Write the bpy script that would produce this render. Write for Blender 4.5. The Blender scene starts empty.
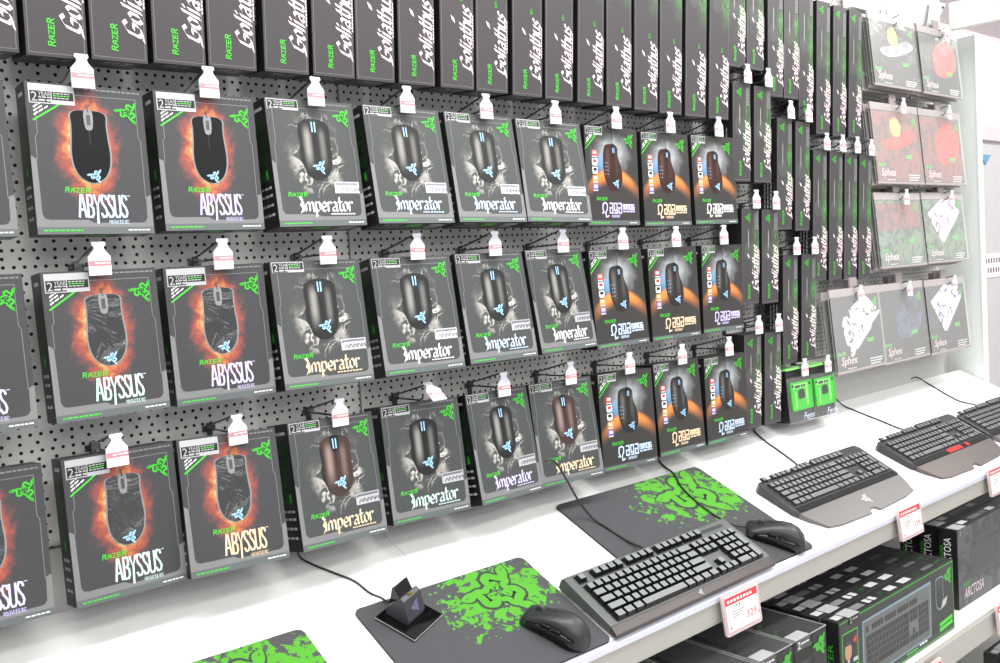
import bpy, math, random
from mathutils import Matrix, Vector
S = bpy.context.scene
COL = S.collection
rnd = random.Random(7)
# ------------------------------------------------------------------ camera
cd = bpy.data.cameras.new('camera'); cam = bpy.data.objects.new('camera', cd); COL.objects.link(cam)
cd.sensor_width = 36; cd.lens = 33.43; cd.clip_start = .02; cd.clip_end = 60
cam.matrix_world = Matrix(((.75567759, .0906687, -.64863747, -.427), (-.65186635, .00822753, -.75828924, -1.434),
                           (-.06341641, .99584712, .06532123, .4483), (0, 0, 0, 1)))
S.camera = cam
# ------------------------------------------------------------------ light
W = bpy.data.worlds.new('world'); S.world = W; W.use_nodes = True
W.node_tree.nodes['Background'].inputs[0].default_value = (.97, .98, 1, 1)
W.node_tree.nodes['Background'].inputs[1].default_value = .62
def area(name, loc, rot, sx, sy, power, color=(1, .99, .97)):
    l = bpy.data.lights.new(name, 'AREA'); l.shape = 'RECTANGLE'; l.size = sx; l.size_y = sy; l.energy = power; l.color = color
    o = bpy.data.objects.new(name, l); COL.objects.link(o); o.location = loc; o.rotation_euler = rot; return o
area('ceiling_lamp', (.6, -.75, 1.7), (0, 0, 0), 3.4, .3, 62)
for k in range(4): area('ceiling_lamp', (1.2, -2.1 - 1.3 * k, 1.75), (0, 0, 0), 6, .45, 58)
area('ceiling_lamp', (3.9, -.75, 1.7), (0, 0, 0), 2.2, .3, 40)
S.view_settings.view_transform = 'Standard'; S.view_settings.look = 'None'
S.view_settings.exposure = 0.0; S.view_settings.gamma = 1; S.view_settings.use_curve_mapping = False
LEAN = .4133; CT, ST = math.cos(LEAN), math.sin(LEAN)
# ------------------------------------------------------------------ materials
MATS = {}
def L(c):
    if isinstance(c, str):
        c = [int(c[i:i + 2], 16) / 255 for i in (0, 2, 4)]
        return tuple(x / 12.92 if x <= .04045 else ((x + .055) / 1.055) ** 2.4 for x in c) + (1,)
    return tuple(c) + (1,) if len(c) == 3 else tuple(c)
def mat(name, color='808080', rough=.5, metal=0, spec=.5, coat=0, emit=None, es=1, alpha=1, trans=0):
    if name in MATS: return MATS[name]
    m = bpy.data.materials.new(name); m.use_nodes = True; b = m.node_tree.nodes['Principled BSDF']
    b.inputs['Base Color'].default_value = L(color); b.inputs['Roughness'].default_value = rough
    b.inputs['Metallic'].default_value = metal; b.inputs['Specular IOR Level'].default_value = spec
    b.inputs['Coat Weight'].default_value = coat; b.inputs['Coat Roughness'].default_value = .08
    b.inputs['Alpha'].default_value = alpha; b.inputs['Transmission Weight'].default_value = trans
    if emit: b.inputs['Emission Color'].default_value = L(emit); b.inputs['Emission Strength'].default_value = es
    MATS[name] = m; return m
class NT:
    """small helper to write node graphs"""
    def __init__(s, m): s.t = m.node_tree; s.b = s.t.nodes['Principled BSDF']
    def n(s, typ, ins=None, **kw):
        x = s.t.nodes.new(typ)
        for k, v in kw.items(): setattr(x, k, v)
        for k, v in (ins or {}).items(): s.set(x.inputs[k], v)
        return x
    def set(s, sock, v):
        if isinstance(v, bpy.types.NodeSocket): s.t.links.new(v, sock)
        else: sock.default_value = v
    def m(s, op, a, b=0., c=None, clamp=False):
        x = s.n('ShaderNodeMath', {0: a, 1: b}, operation=op, use_clamp=clamp)
        if c is not None: s.set(x.inputs[2], c)
        return x.outputs[0]
    def obj(s):
        sep = s.n('ShaderNodeSeparateXYZ', {0: s.n('ShaderNodeTexCoord').outputs['Object']}); return sep.outputs
    def vec(s, x, y, z): return s.n('ShaderNodeCombineXYZ', {0: x, 1: y, 2: z}).outputs[0]
    def noise(s, v, scale, detail=3, rough=.55, dist=0.):
        return s.n('ShaderNodeTexNoise', {'Vector': v, 'Scale': scale, 'Detail': detail, 'Roughness': rough, 'Distortion': dist}).outputs['Fac']
    def ramp(s, f, stops):
        r = s.n('ShaderNodeValToRGB', {0: f}); e = r.color_ramp.elements
        while len(e) < len(stops): e.new(.5)
        for k, (p, c) in enumerate(stops): e[k].position = p; e[k].color = L(c)
        return r.outputs[0]
    def mix(s, f, a, b):
        x = s.n('ShaderNodeMix', data_type='RGBA'); s.set(x.inputs[0], f)
        s.set(x.inputs[6], L(a) if not isinstance(a, bpy.types.NodeSocket) else a)
        s.set(x.inputs[7], L(b) if not isinstance(b, bpy.types.NodeSocket) else b); return x.outputs[2]
    def smooth(s, v, a, b):
        x = s.n('ShaderNodeMapRange', {0: v, 1: a, 2: b, 3: 0., 4: 1.}, interpolation_type='SMOOTHSTEP'); return x.outputs[0]
    def bump(s, h, strength, dist=.002):
        s.set(s.b.inputs['Normal'], s.n('ShaderNodeBump', {'Height': h, 'Strength': strength, 'Distance': dist}).outputs[0])
    def color(s, c): s.set(s.b.inputs['Base Color'], c)
def ell(g, x, z, cx, cz, a, b):
    u = g.m('DIVIDE', g.m('SUBTRACT', x, cx), a); v = g.m('DIVIDE', g.m('SUBTRACT', z, cz), b)
    return g.m('SQRT', g.m('ADD', g.m('MULTIPLY', u, u), g.m('MULTIPLY', v, v)))
def m_fire():
    m = mat('flame_print', rough=.4, spec=.4); g = NT(m); X, Y, Z = g.obj(); v = g.vec(X, 0., Z)
    d = ell(g, X, Z, .001, .118, .030, .053)
    n1 = g.noise(v, 26, 4, .62, 1.2); n2 = g.noise(v, 95, 3, .6, .8)
    d = g.m('ADD', d, g.m('MULTIPLY', g.m('SUBTRACT', n1, .5), 1.25)); d = g.m('ADD', d, g.m('MULTIPLY', g.m('SUBTRACT', n2, .5), .7))
    d = g.m('ADD', d, g.m('MULTIPLY', g.m('SUBTRACT', X, 0.), 3.5))
    c = g.ramp(g.m('MULTIPLY', g.m('SUBTRACT', d, .5), .92), [(.16, 'eec488'), (.33, 'c97f4e'), (.56, '9a4e46'), (.85, '594648'), (1., '424245')])
    g.color(c); return m
def m_smoke():
    m = mat('smoke_print', rough=.4, spec=.4); g = NT(m); X, Y, Z = g.obj(); v = g.vec(X, 0., Z)
    d = ell(g, X, Z, 0, .122, .043, .062)
    n = g.noise(v, 20, 3, .5, 1.6)
    r = g.m('ABSOLUTE', g.m('SUBTRACT', n, .5))
    wisp = g.m('MAXIMUM', g.smooth(r, .03, .004), g.m('MULTIPLY', g.smooth(g.noise(v, 34, 3, .55, 1.), .5, .62), .55))
    band = g.smooth(g.m('ADD', d, g.m('MULTIPLY', g.m('SUBTRACT', g.noise(v, 45, 2), .5), .9)), 1.28, .95)
    big = g.smooth(g.noise(v, 20, 2), .40, .62)
    low = g.smooth(Z, .15, .075)
    f = g.m('MULTIPLY', g.m('MULTIPLY', wisp, band), g.m('ADD', g.m('MULTIPLY', low, .7), g.m('MULTIPLY', big, .55)), clamp=True)
    g.color(g.mix(f, '464949', 'cdc9c3')); return m
def m_planet():
    m = mat('planet_print', rough=.4, spec=.4); g = NT(m); X, Y, Z = g.obj(); v = g.vec(X, 0., Z)
    n = g.noise(v, 40, 3)
    arc = g.m('ADD', Z, g.m('MULTIPLY', g.m('MULTIPLY', X, X), 5.5))           # curved horizon
    o = g.m('MULTIPLY', g.smooth(arc, .083, .112), g.smooth(arc, .125, .112))
    o = g.m('MULTIPLY', o, g.smooth(g.m('ABSOLUTE', X), .095, .03))
    gl = g.smooth(g.m('ADD', ell(g, X, Z, .0, .15, .07, .05), g.m('MULTIPLY', g.m('SUBTRACT', n, .5), .7)), 1.0, .1)
    gl = g.m('MULTIPLY', gl, g.smooth(arc, .105, .125))
    bl = g.smooth(ell(g, X, Z, -.034, .128, .022, .03), 1., .2)
    c = g.mix(g.m('MULTIPLY', gl, .9), '3a3837', 'b8bec2'); c = g.mix(g.m('MULTIPLY', bl, .6), c, '6aa6d8'); c = g.mix(o, c, 'f0924a')
    g.color(c); return m
def m_goli(name, H, tower):
    m = mat(name, rough=.42, spec=.4); g = NT(m); X, Y, Z = g.obj(); v = g.vec(X, 0., Z)
    st = g.m('MULTIPLY', g.smooth(g.noise(g.vec(g.m('MULTIPLY', X, 9.), 0., Z), 28, 4, .75), .43, .58), g.smooth(X, .002, .024))
    zc = H * .55 if tower else .30
    st = g.m('MULTIPLY', st, g.smooth(g.m('ABSOLUTE', g.m('SUBTRACT', Z, zc)), H * .3, H * .12))
    ring = g.smooth(ell(g, X, Z, -.008, H * .56 if tower else .265, .02, .024), 1., .9)
    line = g.m('MULTIPLY', g.smooth(g.m('ABSOLUTE', g.m('ADD', X, .008)), .0016, .0006), g.m('MULTIPLY', g.smooth(Z, zc, zc + .02), g.smooth(Z, zc + H * .25, zc + H * .2)))
    c = g.mix(g.m('MULTIPLY', ring, .22), '464245', '6c7470'); c = g.mix(g.m('MULTIPLY', line, .7), c, 'c8d8c4')
    c = g.mix(g.m('MULTIPLY', st, .62), c, '62b852'); g.color(c); return m
def m_peg():
    m = mat('pegboard_grey', 'eceae8', .45); g = NT(m); X, Y, Z = g.obj()
    # rows 11.9 mm apart: dense holes (14 mm) alternate with sparse ones (23.3 mm)
    def row(period_x, z0, r=.0026, x0=0.):
        fx = g.m('SUBTRACT', g.m('FRACT', g.m('DIVIDE', g.m('ADD', X, 50 * period_x + x0), period_x)), .5)
        fz = g.m('SUBTRACT', g.m('FRACT', g.m('DIVIDE', g.m('ADD', Z, 2.38 + z0), .0238)), .5)
        dx = g.m('MULTIPLY', fx, period_x); dz = g.m('MULTIPLY', fz, .0238)
        d = g.m('SQRT', g.m('ADD', g.m('MULTIPLY', dx, dx), g.m('MULTIPLY', dz, dz)))
        return g.smooth(d, r + .0003, r - .0003)
    a = row(.014, .0119 - .0198, x0=.007 + .005); b = row(.02333, -.0198, x0=.0117 + .0102)
    # z = .520 carries a dense row, .5078 a sparse row
    h = g.m('MAXIMUM', a, b)
    g.color(g.mix(h, 'eceae8', '1c1a1b')); g.set(g.b.inputs['Roughness'], g.m('ADD', .42, g.m('MULTIPLY', h, .4)))
    return m
def m_pad(name, cx, cy, sc, seed):
    m = mat(name, rough=.75, spec=.25); g = NT(m); X, Y, Z = g.obj(); v = g.vec(g.m('ADD', X, seed), Y, 0.)
    d = ell(g, X, Y, cx, cy, .115 * sc, .075 * sc)
    n = g.noise(v, 26, 5, .62, .6); n2 = g.noise(v, 90, 3, .6)
    core = g.smooth(g.m('ADD', d, g.m('MULTIPLY', g.m('SUBTRACT', n, .5), 3.6)), .95, .88)
    vo = g.n('ShaderNodeTexVoronoi', {'Vector': v, 'Scale': 75 / sc, 'Randomness': 1.}).outputs['Distance']
    far = g.m('MULTIPLY', g.smooth(d, 2.3, .6), .5)
    spl = g.smooth(g.m('SUBTRACT', vo, g.m('SUBTRACT', far, g.m('MULTIPLY', n2, .38))), .06, .0)
    hole = g.smooth(g.noise(v, 55, 4, .6), .55, .58)
    f = g.m('MULTIPLY', g.m('MAXIMUM', core, spl), g.m('SUBTRACT', 1., hole), clamp=True)
    g.color(g.mix(f, '4a4a4e', '529e30')); g.bump(g.noise(v, 2500, 1), .15, .0003); return m
def m_mousebody(name, dark, light):
    m = mat(name, rough=.42, spec=.3); g = NT(m); X, Y, Z = g.obj()
    f = g.smooth(g.m('ABSOLUTE', g.m('ADD', X, .013)), .011, .0); f = g.m('MULTIPLY', f, g.m('MULTIPLY', g.smooth(Z, .085, .125), g.smooth(Z, .17, .145))); f2 = g.smooth(g.m('ABSOLUTE', g.m('SUBTRACT', X, .014)), .009, .0); f2 = g.m('MULTIPLY', f2, g.m('MULTIPLY', g.smooth(Z, .09, .12), g.smooth(Z, .165, .145)))
    g.color(g.mix(g.m('MAXIMUM', g.m('MULTIPLY', f, .6), g.m('MULTIPLY', f2, .3)), dark, light)); return m
def m_gloss():
    m = mat('spot_gloss_black', '0e0f11', .10, coat=1); b_ = m.node_tree.nodes['Principled BSDF']; b_.inputs['IOR'].default_value = 1.6; b_.inputs['Coat IOR'].default_value = 2.0; g = NT(m); X, Y, Z = g.obj()
    g.bump(g.noise(g.vec(X, 0., Z), 15, 3, .5, 1.2), .55, .03); return m
def m_clear(name, tint='ffffff', a=.16, rough=.1, bump=0):
    m = mat(name, tint, rough); m.node_tree.nodes['Principled BSDF'].inputs['Alpha'].default_value = a
    if bump:
        g = NT(m); X, Y, Z = g.obj(); g.bump(g.noise(g.vec(g.m('MULTIPLY', X, 2.5), Y, Z), 22, 3, .6, 1.), bump, .006)
    return m
FIRE, SMOKE, PLANET, PEG, GLOSS = m_fire(), m_smoke(), m_planet(), m_peg(), m_gloss()
BLK = mat('carton_black', '1d1c1e', .4); DARK = mat('carton_charcoal', '37383a', .36); BORDER = mat('carton_grey_border', '7e7e80', .4)
LINE = mat('carton_grey_line', '808284', .36); EDGE = mat('carton_edge_strip', '62686a', .36)
GREEN = mat('print_green', '47cf38', .45); DGREEN = mat('print_dark_green', '163f1a', .45); MGREEN = mat('print_mid_green', '3aa62f', .4)
WHITE = mat('print_white', 'f2f2f2', .4); GREY = mat('print_grey', 'b5b7b8', .4)
PINK = mat('print_pinkish_white', 'fbe6ea', .35); BLUE = mat('print_blue_glow', 'a4d4ff', .4); GLOSS0 = mat('smooth_gloss_black', '0c0d0f', .45, spec=.25); RED = mat('print_red', 'd8463e', .4)
PURP = mat('print_purple', '7a6cc8', .4); ORNG = mat('print_orange', 'e8a04a', .4)
FOIL = [mat('foil_white', 'ffffff', .3), mat('foil_blue_sheen', 'cfe4ff', .3), mat('foil_orange_sheen', 'ffdcb8', .3), mat('foil_violet_sheen', 'd9d0ff', .3), mat('foil_aqua_sheen', 'd2f2ee', .3)]  # pale tints paint in the coloured reflections of the foil lettering
BODYB = mat('picture_black', '141416', .3); SIDEG = mat('picture_side_grey', '8a8c90', .3); WHEEL = mat('picture_wheel', '4c4e52', .3)
IMPB = m_mousebody('picture_charcoal_body', '242425', 'b9b6b2'); IMPR = m_mousebody('picture_brown_body', '43322f', 'b89f99'); NAGB = m_mousebody('picture_thumb_body', '2d2b2a', '7d7874'); NAGR = m_mousebody('picture_rust_body', '38221e', '6a4a45')
LABEL = mat('label_silver', 'bcbdc1', .35, .3); SILV = mat('hologram_silver', 'e9eaee', .18, .6)
CLEAR = m_clear('clear_plastic', a=.06); SLEEVE = m_clear('clear_sleeve', a=.24, rough=.15, bump=.6); ACRYL = m_clear('clear_acrylic', 'f4eef0', a=.35)  # the sleeve's milky white paints glare and haze over the pouches
TAGW = mat('tag_white_plastic', 'd9dce6', .3); TAGR = mat('tag_red', 'f58a94', .4); TAGT = mat('tag_grey_print', 'c8c4c8', .5)
WIRE = mat('zinc_wire', '5d6266', .3, .7); STEEL = mat('white_steel', 'e9e9e8', .4); STEELG = mat('grey_steel', 'b9b8b6', .45)
SHELF = mat('white_laminate', 'fafafa', .35); RAIL = mat('rail_ivory', 'aaa7a2', .45); RAILT = mat('rail_clear_lilac', 'c6c8d6', .12)
KEYT = mat('key_top_sheen_grey', '7c8081', .38); KEYS = mat('key_black_side', '101012', .4); KFRAME = mat('keyboard_grey_frame', '5d615f', .32); KWRIST = mat('keyboard_wrist_glossy', '4c4545', .22)  # grey of key tops and frame holds reflected light in the colour
KB2 = mat('keyboard_charcoal', '2f2f32', .28); KB2K = mat('key_charcoal_glare', '77787c', .14, spec=.8); KWR2 = mat('keyboard_wrist_grey', '5f5c5c', .35); KGLOSS = mat('keyboard_gloss_black', '18181a', .1)  # charcoal key tops raised to grey, glare painted into the colour
MOUSEM = mat('mouse_black_matte', '2a2b2e', .38); MOUSEG = mat('mouse_black_gloss', '0c0c0e', .1); CABLE = mat('cable_black', '2a2a2c', .5)
DOCKG = mat('dock_piano_black', '0a0a0b', .06); DOCKM = mat('dock_dark_grey', '3b3a40', .35)
# ------------------------------------------------------------------ mesh helpers
class MB:
    def __init__(s): s.v = []; s.f = []; s.m = []
    def poly(s, pts, mi=0):
        b = len(s.v); s.v += [tuple(p) for p in pts]; s.f.append(tuple(range(b, b + len(pts)))); s.m.append(mi); return s
    def mesh(s, V, F, mi=0):
        b = len(s.v); s.v += [tuple(p) for p in V]
        for f in F: s.f.append(tuple(i + b for i in f)); s.m.append(mi)
        return s
    def box(s, x0, x1, y0, y1, z0, z1, mi=0, mis=None):
        V = [(x, y, z) for x in (x0, x1) for y in (y0, y1) for z in (z0, z1)]
        F = [(0, 1, 3, 2), (4, 6, 7, 5), (0, 4, 5, 1), (2, 3, 7, 6), (0, 2, 6, 4), (1, 5, 7, 3)]   # left right front back bottom top
        b = len(s.v); s.v += V
        for k, f in enumerate(F): s.f.append(tuple(i + b for i in f)); s.m.append(mis[k] if mis else mi)
        return s
    def prism(s, pts, a, b, fn, mi=0, mside=None):
        """outline pts (u,v) extruded from a to b; fn(u,v,w)->xyz"""
        n = len(pts); V = [fn(u, v, a) for u, v in pts] + [fn(u, v, b) for u, v in pts]
        F = [tuple(range(n))[::-1], tuple(range(n, 2 * n))]; base = len(s.v); s.v += V
        for f in F: s.f.append(tuple(i + base for i in f)); s.m.append(mi)
        for i in range(n):
            j = (i + 1) % n; s.f.append((base + i, base + j, base + n + j, base + n + i)); s.m.append(mi if mside is None else mside)
        return s
    def tube(s, P, r, mi=0, n=6, cap=True):
        P = [Vector(p) for p in P]; b = len(s.v); up = Vector((0, 0, 1))
        for i, p in enumerate(P):
            d = (P[min(i + 1, len(P) - 1)] - P[max(i - 1, 0)]).normalized()
            a = d.cross(up if abs(d.z) < .95 else Vector((1, 0, 0))).normalized(); c = d.cross(a)
            for k in range(n):
                t = 2 * math.pi * k / n; s.v.append(tuple(p + a * (r * math.cos(t)) + c * (r * math.sin(t))))
        for i in range(len(P) - 1):
            for k in range(n):
                s.f.append((b + i * n + k, b + i * n + (k + 1) % n, b + (i + 1) * n + (k + 1) % n, b + (i + 1) * n + k)); s.m.append(mi)
        if cap:
            s.f.append(tuple(b + k for k in range(n))); s.m.append(mi)
            s.f.append(tuple(b + (len(P) - 1) * n + k for k in range(n))[::-1]); s.m.append(mi)
        return s
    def loft(s, rings, mi=0, cap=True):
        b = len(s.v); n = len(rings[0])
        for r in rings: s.v += [tuple(p) for p in r]
        for i in range(len(rings) - 1):
            for k in range(n):
                s.f.append((b + i * n + k, b + i * n + (k + 1) % n, b + (i + 1) * n + (k + 1) % n, b + (i + 1) * n + k)); s.m.append(mi)
        if cap:
            s.f.append(tuple(b + k for k in range(n))[::-1]); s.m.append(mi)
            s.f.append(tuple(b + (len(rings) - 1) * n + k for k in range(n))); s.m.append(mi)
        return s
    def data(s, name, mats):
        me = bpy.data.meshes.new(name); me.from_pydata(s.v, [], s.f)
        for m in (mats if isinstance(mats, (list, tuple)) else [mats]): me.materials.append(m)
        me.polygons.foreach_set('material_index', s.m); me.update(); return me
    def build(s, name, mats, parent=None, smooth=False, bevel=0, subd=0):
        me = s.data(name, mats)
        if smooth: me.polygons.foreach_set('use_smooth', [True] * len(me.polygons))
        o = bpy.data.objects.new(name, me); COL.objects.link(o)
        if parent: o.parent = parent
        if bevel:
            k = o.modifiers.new('bevel', 'BEVEL'); k.width = bevel; k.segments = 2; k.limit_method = 'ANGLE'
        if subd: k = o.modifiers.new('sub', 'SUBSURF'); k.levels = k.render_levels = subd
        return o
def tag(o, label, cat, group=None, kind=None):
    if label: o['label'] = label
    if cat: o['category'] = cat
    if group: o['group'] = group
    if kind: o['kind'] = kind
    return o
def empty(name, M=None):
    o = bpy.data.objects.new(name, None); COL.objects.link(o); o.empty_display_size = .05
    if M is not None: o.matrix_world = M
    return o
def struct(name, mb, m, **k):
    o = mb.build(name, m, **k); o['kind'] = 'structure'; return o
def copy_tree(o, parent=None):
    c = o.copy(); COL.objects.link(c)
    if parent: c.parent = parent
    for ch in list(o.children): copy_tree(ch, c)
    return c
def child(o, name):
    for c in o.children:
        if c.name.split('.')[0] == name: return c
def recolor(o, m, slot=0):
    o.material_slots[slot].link = 'OBJECT'; o.material_slots[slot].material = m
XZ = lambda y: (lambda u, v: (u, y, v))                      # lettering plane facing the viewer (-y)
def UPW(x0, z0, y): return lambda u, v: (x0 - v, y, z0 + u)  # lettering that reads upwards
def strokes(mb, paths, fn, width=None, nib=None, mi=0, taper=False):
    o, a, b = Vector(fn(0, 0)), Vector(fn(.001, 0)), Vector(fn(0, .001)); nrm = (a - o).cross(b - o).normalized()
    for q, P in enumerate(paths):
        N = len(P) - 1; Lf, Rt = [], []
        for i in range(N + 1):
            ax, ay = P[max(i - 1, 0)]; bx, by = P[min(i + 1, N)]; x, y = P[i]
            if nib: nx, ny = nib[0] / 2, nib[1] / 2
            else:
                def un(p, r): d = (r[0] - p[0], r[1] - p[1]); l = math.hypot(*d) or 1; return d[0] / l, d[1] / l
                d0 = un(P[i - 1], P[i]) if i else un(P[0], P[1]); d1 = un(P[i], P[i + 1]) if i < N else d0
                tx, ty = d0[0] + d1[0], d0[1] + d1[1]; l = math.hypot(tx, ty)
                if l < .3: tx, ty, l = -d0[1], d0[0], 1
                w = width * (min(1, .25 + 3 * min(i, N - i) / N) if taper else 1); k = min(1.6, 2 / max(l, 1e-3)); nx, ny = -ty / l * w / 2 * k, tx / l * w / 2 * k
                if i in (0, N) and not taper: e = width * .3 * (-1 if i == 0 else 1); x += (d0 if i else d1)[0] * e; y += (d0 if i else d1)[1] * e
            off = nrm * (q * 6e-6)
            Lf.append(Vector(fn(x + nx, y + ny)) + off); Rt.append(Vector(fn(x - nx, y - ny)) + off)
        base = len(mb.v); mb.v += [tuple(v) for v in Lf + Rt]
        for i in range(N): mb.f.append((base + i, base + N + 1 + i, base + N + 2 + i, base + i + 1)); mb.m.append(mi)
GL = {  # (advance, strokes) : broad-pen letters
 'I': (.55, [[(.02, 1.45), (.26, 1.1), (.06, .7), (.28, .4), (.02, -.15)], [(.3, .95), (.3, .02)]]),
 'm': (.98, [[(0, .05), (0, .75), (.18, .95), (.36, .75), (.36, .05)], [(.36, .75), (.54, .95), (.72, .75), (.72, .08), (.82, 0)]]),
 'p': (.62, [[(0, .95), (0, -.5)], [(0, .8), (.25, .95), (.42, .75), (.42, .25), (.2, 0), (0, .15)]]),
 'e': (.6, [[(.42, .48), (.03, .42)], [(.42, .5), (.42, .75), (.2, .95), (0, .75), (0, .2), (.2, 0), (.45, .15)]]),
 'r': (.43, [[(0, .95), (0, 0)], [(0, .7), (.2, .95), (.38, .8)]]),
 'a': (.64, [[(.02, .8), (.2, .95), (.42, .75), (.42, .1), (.5, 0)], [(.42, .5), (.1, .45), (0, .2), (.15, 0), (.42, .15)]]),
 't': (.47, [[(.12, 1.4), (.12, .15), (.3, 0), (.42, .12)], [(-.05, .92), (.38, .92)]]),
 'o': (.62, [[(.2, .95), (0, .75), (0, .2), (.2, 0), (.42, .2), (.42, .75), (.2, .95)]]),
 'G': (.85, [[(.62, 1.15), (.35, 1.4), (0, 1.1), (0, .25), (.3, 0), (.62, .3), (.62, .65), (.3, .65)], [(-.2, -.1), (.5, .1)]]),
 'l': (.3, [[(.05, 1.45), (.05, 0)]]), 'i': (.3, [[(.05, .95), (.05, 0)], [(.05, 1.35), (.08, 1.2)]]),
 'h': (.62, [[(0, 1.45), (0, 0)], [(0, .75), (.22, .95), (.42, .75), (.42, -.1)]]),
 'u': (.62, [[(0, .95), (0, .2), (.2, 0), (.42, .2)], [(.42, .95), (.42, 0)]]),
 's': (.55, [[(.4, .85), (.2, .98), (.02, .75), (.38, .3), (.2, .0), (-.05, .12)]])}
GA = {'A': (.56, [[(0, 0), (.17, 1), (.27, 1), (.46, 0)], [(.1, .34), (.37, .34)]]),
 'B': (.52, [[(.05, 0), (.05, 1), (.3, 1), (.38, .85), (.36, .62), (.22, .54), (.4, .42), (.42, .15), (.32, 0), (.05, 0)]]),
 'Y': (.46, [[(0, 1), (.19, .48), (.42, 1)], [(.21, .5), (.16, -.28)]]),
 'S': (.46, [[(.38, .82), (.32, .97), (.12, 1), (.03, .82), (.1, .62), (.3, .4), (.38, .2), (.3, .02), (.1, 0), (0, .16)]]),
 'U': (.5, [[(.02, 1), (.02, .15), (.12, 0), (.3, 0), (.4, .15), (.4, 1)]])}
GR = {'R': (.95, [[(0, 0), (.12, 1), (.62, 1), (.7, .62), (.12, .5)], [(.35, .5), (.7, 0)]]), 'A': (.9, [[(0, .05), (.25, .8), (.6, .8), (.6, .05)], [(.12, .38), (.6, .38)]]),
 'Z': (.9, [[(.02, .85), (.66, .85), (.02, .05), (.68, .05)]]), 'E': (.9, [[(.66, .85), (.08, .85), (0, .05), (.6, .05)], [(.05, .45), (.55, .45)]])}
GN = {'N': (1.0, [[(.0, .0), (.22, .02), (.08, .4), (.14, .9), (.45, 1.02), (.7, .85), (.68, .4), (.45, .0), (.52, -.42), (.85, -.3)]]),
 'a': (.6, [[(.05, .95), (.42, .95), (.42, .0), (.05, 0), (.05, .5), (.42, .5)]]), 'g': (.6, [[(.42, .25), (.05, .25), (.05, .95), (.42, .95), (.42, 0), (.05, 0)]]),
 'M': (.8, [[(0, 0), (0, .95), (.3, .95), (.3, 0)], [(.3, .95), (.6, .95), (.6, 0)]]), 'O': (.6, [[(0, 0), (0, .95), (.42, .95), (.42, 0), (0, 0)]]), 'G': (.6, [[(.42, .95), (0, .95), (0, 0), (.42, 0), (.42, .5), (.2, .5)]])}
def write(mb, G, s, w, h, fn, width=None, nib=None, mi=0, shear=0):
    tot = sum(G[c][0] for c in s); k = w / tot; x = 0
    for c in s:
        adv, paths = G[c]
        strokes(mb, [[((x + u) * k + shear * v * h, v * h) for u, v in P] for P in paths], fn, width, nib, mi); x += adv
TXT = {}
def text(mb, s, w, h, fn, mi=0, shear=0):
    """ordinary typeface lettering fitted in a w x h field"""
    if s not in TXT:
        c = bpy.data.curves.new('lettering', 'FONT'); c.body = s; c.resolution_u = 2; o = bpy.data.objects.new('lettering', c)
        me = bpy.data.meshes.new_from_object(o); V = [tuple(v.co) for v in me.vertices]; F = [tuple(p.vertices) for p in me.polygons]
        bpy.data.objects.remove(o); bpy.data.curves.remove(c); bpy.data.meshes.remove(me); TXT[s] = (V, F)
    V, F = TXT[s]
    if not V: return
    x0 = min(v[0] for v in V); x1 = max(v[0] for v in V); y0 = min(v[1] for v in V); y1 = max(v[1] for v in V)
    mb.mesh([fn((v[0] - x0) / (x1 - x0) * w + shear * (v[1] - y0) / (y1 - y0) * h, (v[1] - y0) / (y1 - y0) * h) for v in V], F, mi)
def smallprint(mb, w, h, fn, mi, seed=1, dash=(2.2, 1.0)):
    """a line of tiny words drawn as short dashes"""
    r = random.Random(seed); x = 0
    while x < w - h:
        l = min(h * (dash[0] + r.random() * dash[1]), w - x); mb.poly([fn(x, 0), fn(x + l, 0), fn(x + l, h), fn(x, h)], mi); x += l + h * .7
def rect(mb, x0, x1, z0, z1, y, mi=0): mb.poly([(x0, y, z0), (x1, y, z0), (x1, y, z1), (x0, y, z1)], mi)
def catmull(P, n=6, closed=True):
    out = []; N = len(P)
    for i in range(N if closed else N - 1):
        g = lambda k: P[k % N] if closed else P[max(0, min(N - 1, k))]
        a, b, c, d = g(i - 1), g(i), g(i + 1), g(i + 2)
        for k in range(n):
            t = k / n; out.append(tuple(.5 * (2 * b[j] + (c[j] - a[j]) * t + (2 * a[j] - 5 * b[j] + 4 * c[j] - d[j]) * t * t + (3 * b[j] - a[j] - 3 * c[j] + d[j]) * t ** 3) for j in range(len(b))))
    if not closed: out.append(P[-1])
    return out
ARM = catmull([(1.2, .16), (.92, .0), (.66, .02), (.56, .22), (.52, .42), (.30, .46), (.18, .28), (.3, .12), (.06, .02)], 4, False)
ARM2 = catmull([(1.2, .16), (.96, .2), (.80, .06), (.58, -.10), (.36, -.08), (.22, -.22), (.04, -.1)], 4, False)
def emblem(mb, cx, cz, r, fn, mi=0, width=.15):
    """three entwined snakes"""
    o, a_, b_ = Vector(fn(0, 0)), Vector(fn(.001, 0)), Vector(fn(0, .001)); nrm = (a_ - o).cross(b_ - o).normalized()
    for k, a in enumerate((math.radians(40), math.radians(168), math.radians(-66))):
        c, s_ = math.cos(a), math.sin(a)
        for j, (P, w) in enumerate(((ARM, width), (ARM2, width * .8))):
            f2 = lambda u, v, off=nrm * ((2 * k + j) * 6e-6): tuple(Vector(fn(u, v)) + off)
            strokes(mb, [[(cx + r * (u * c - v * s_), cz + r * (u * s_ + v * c)) for u, v in P]], f2, r * w, mi=mi, taper=True)
def mirror(half): return half + [(-x, z) for x, z in half[::-1]]
def outline(prof, w, h, cx, cz):
    half = [(cx + w * a, cz - h / 2 + h * t) for t, a in prof]
    full = half + [(2 * cx - x, z) for x, z in half[::-1] if abs(x - cx) > 1e-6]
    return catmull(full, 4)
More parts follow.
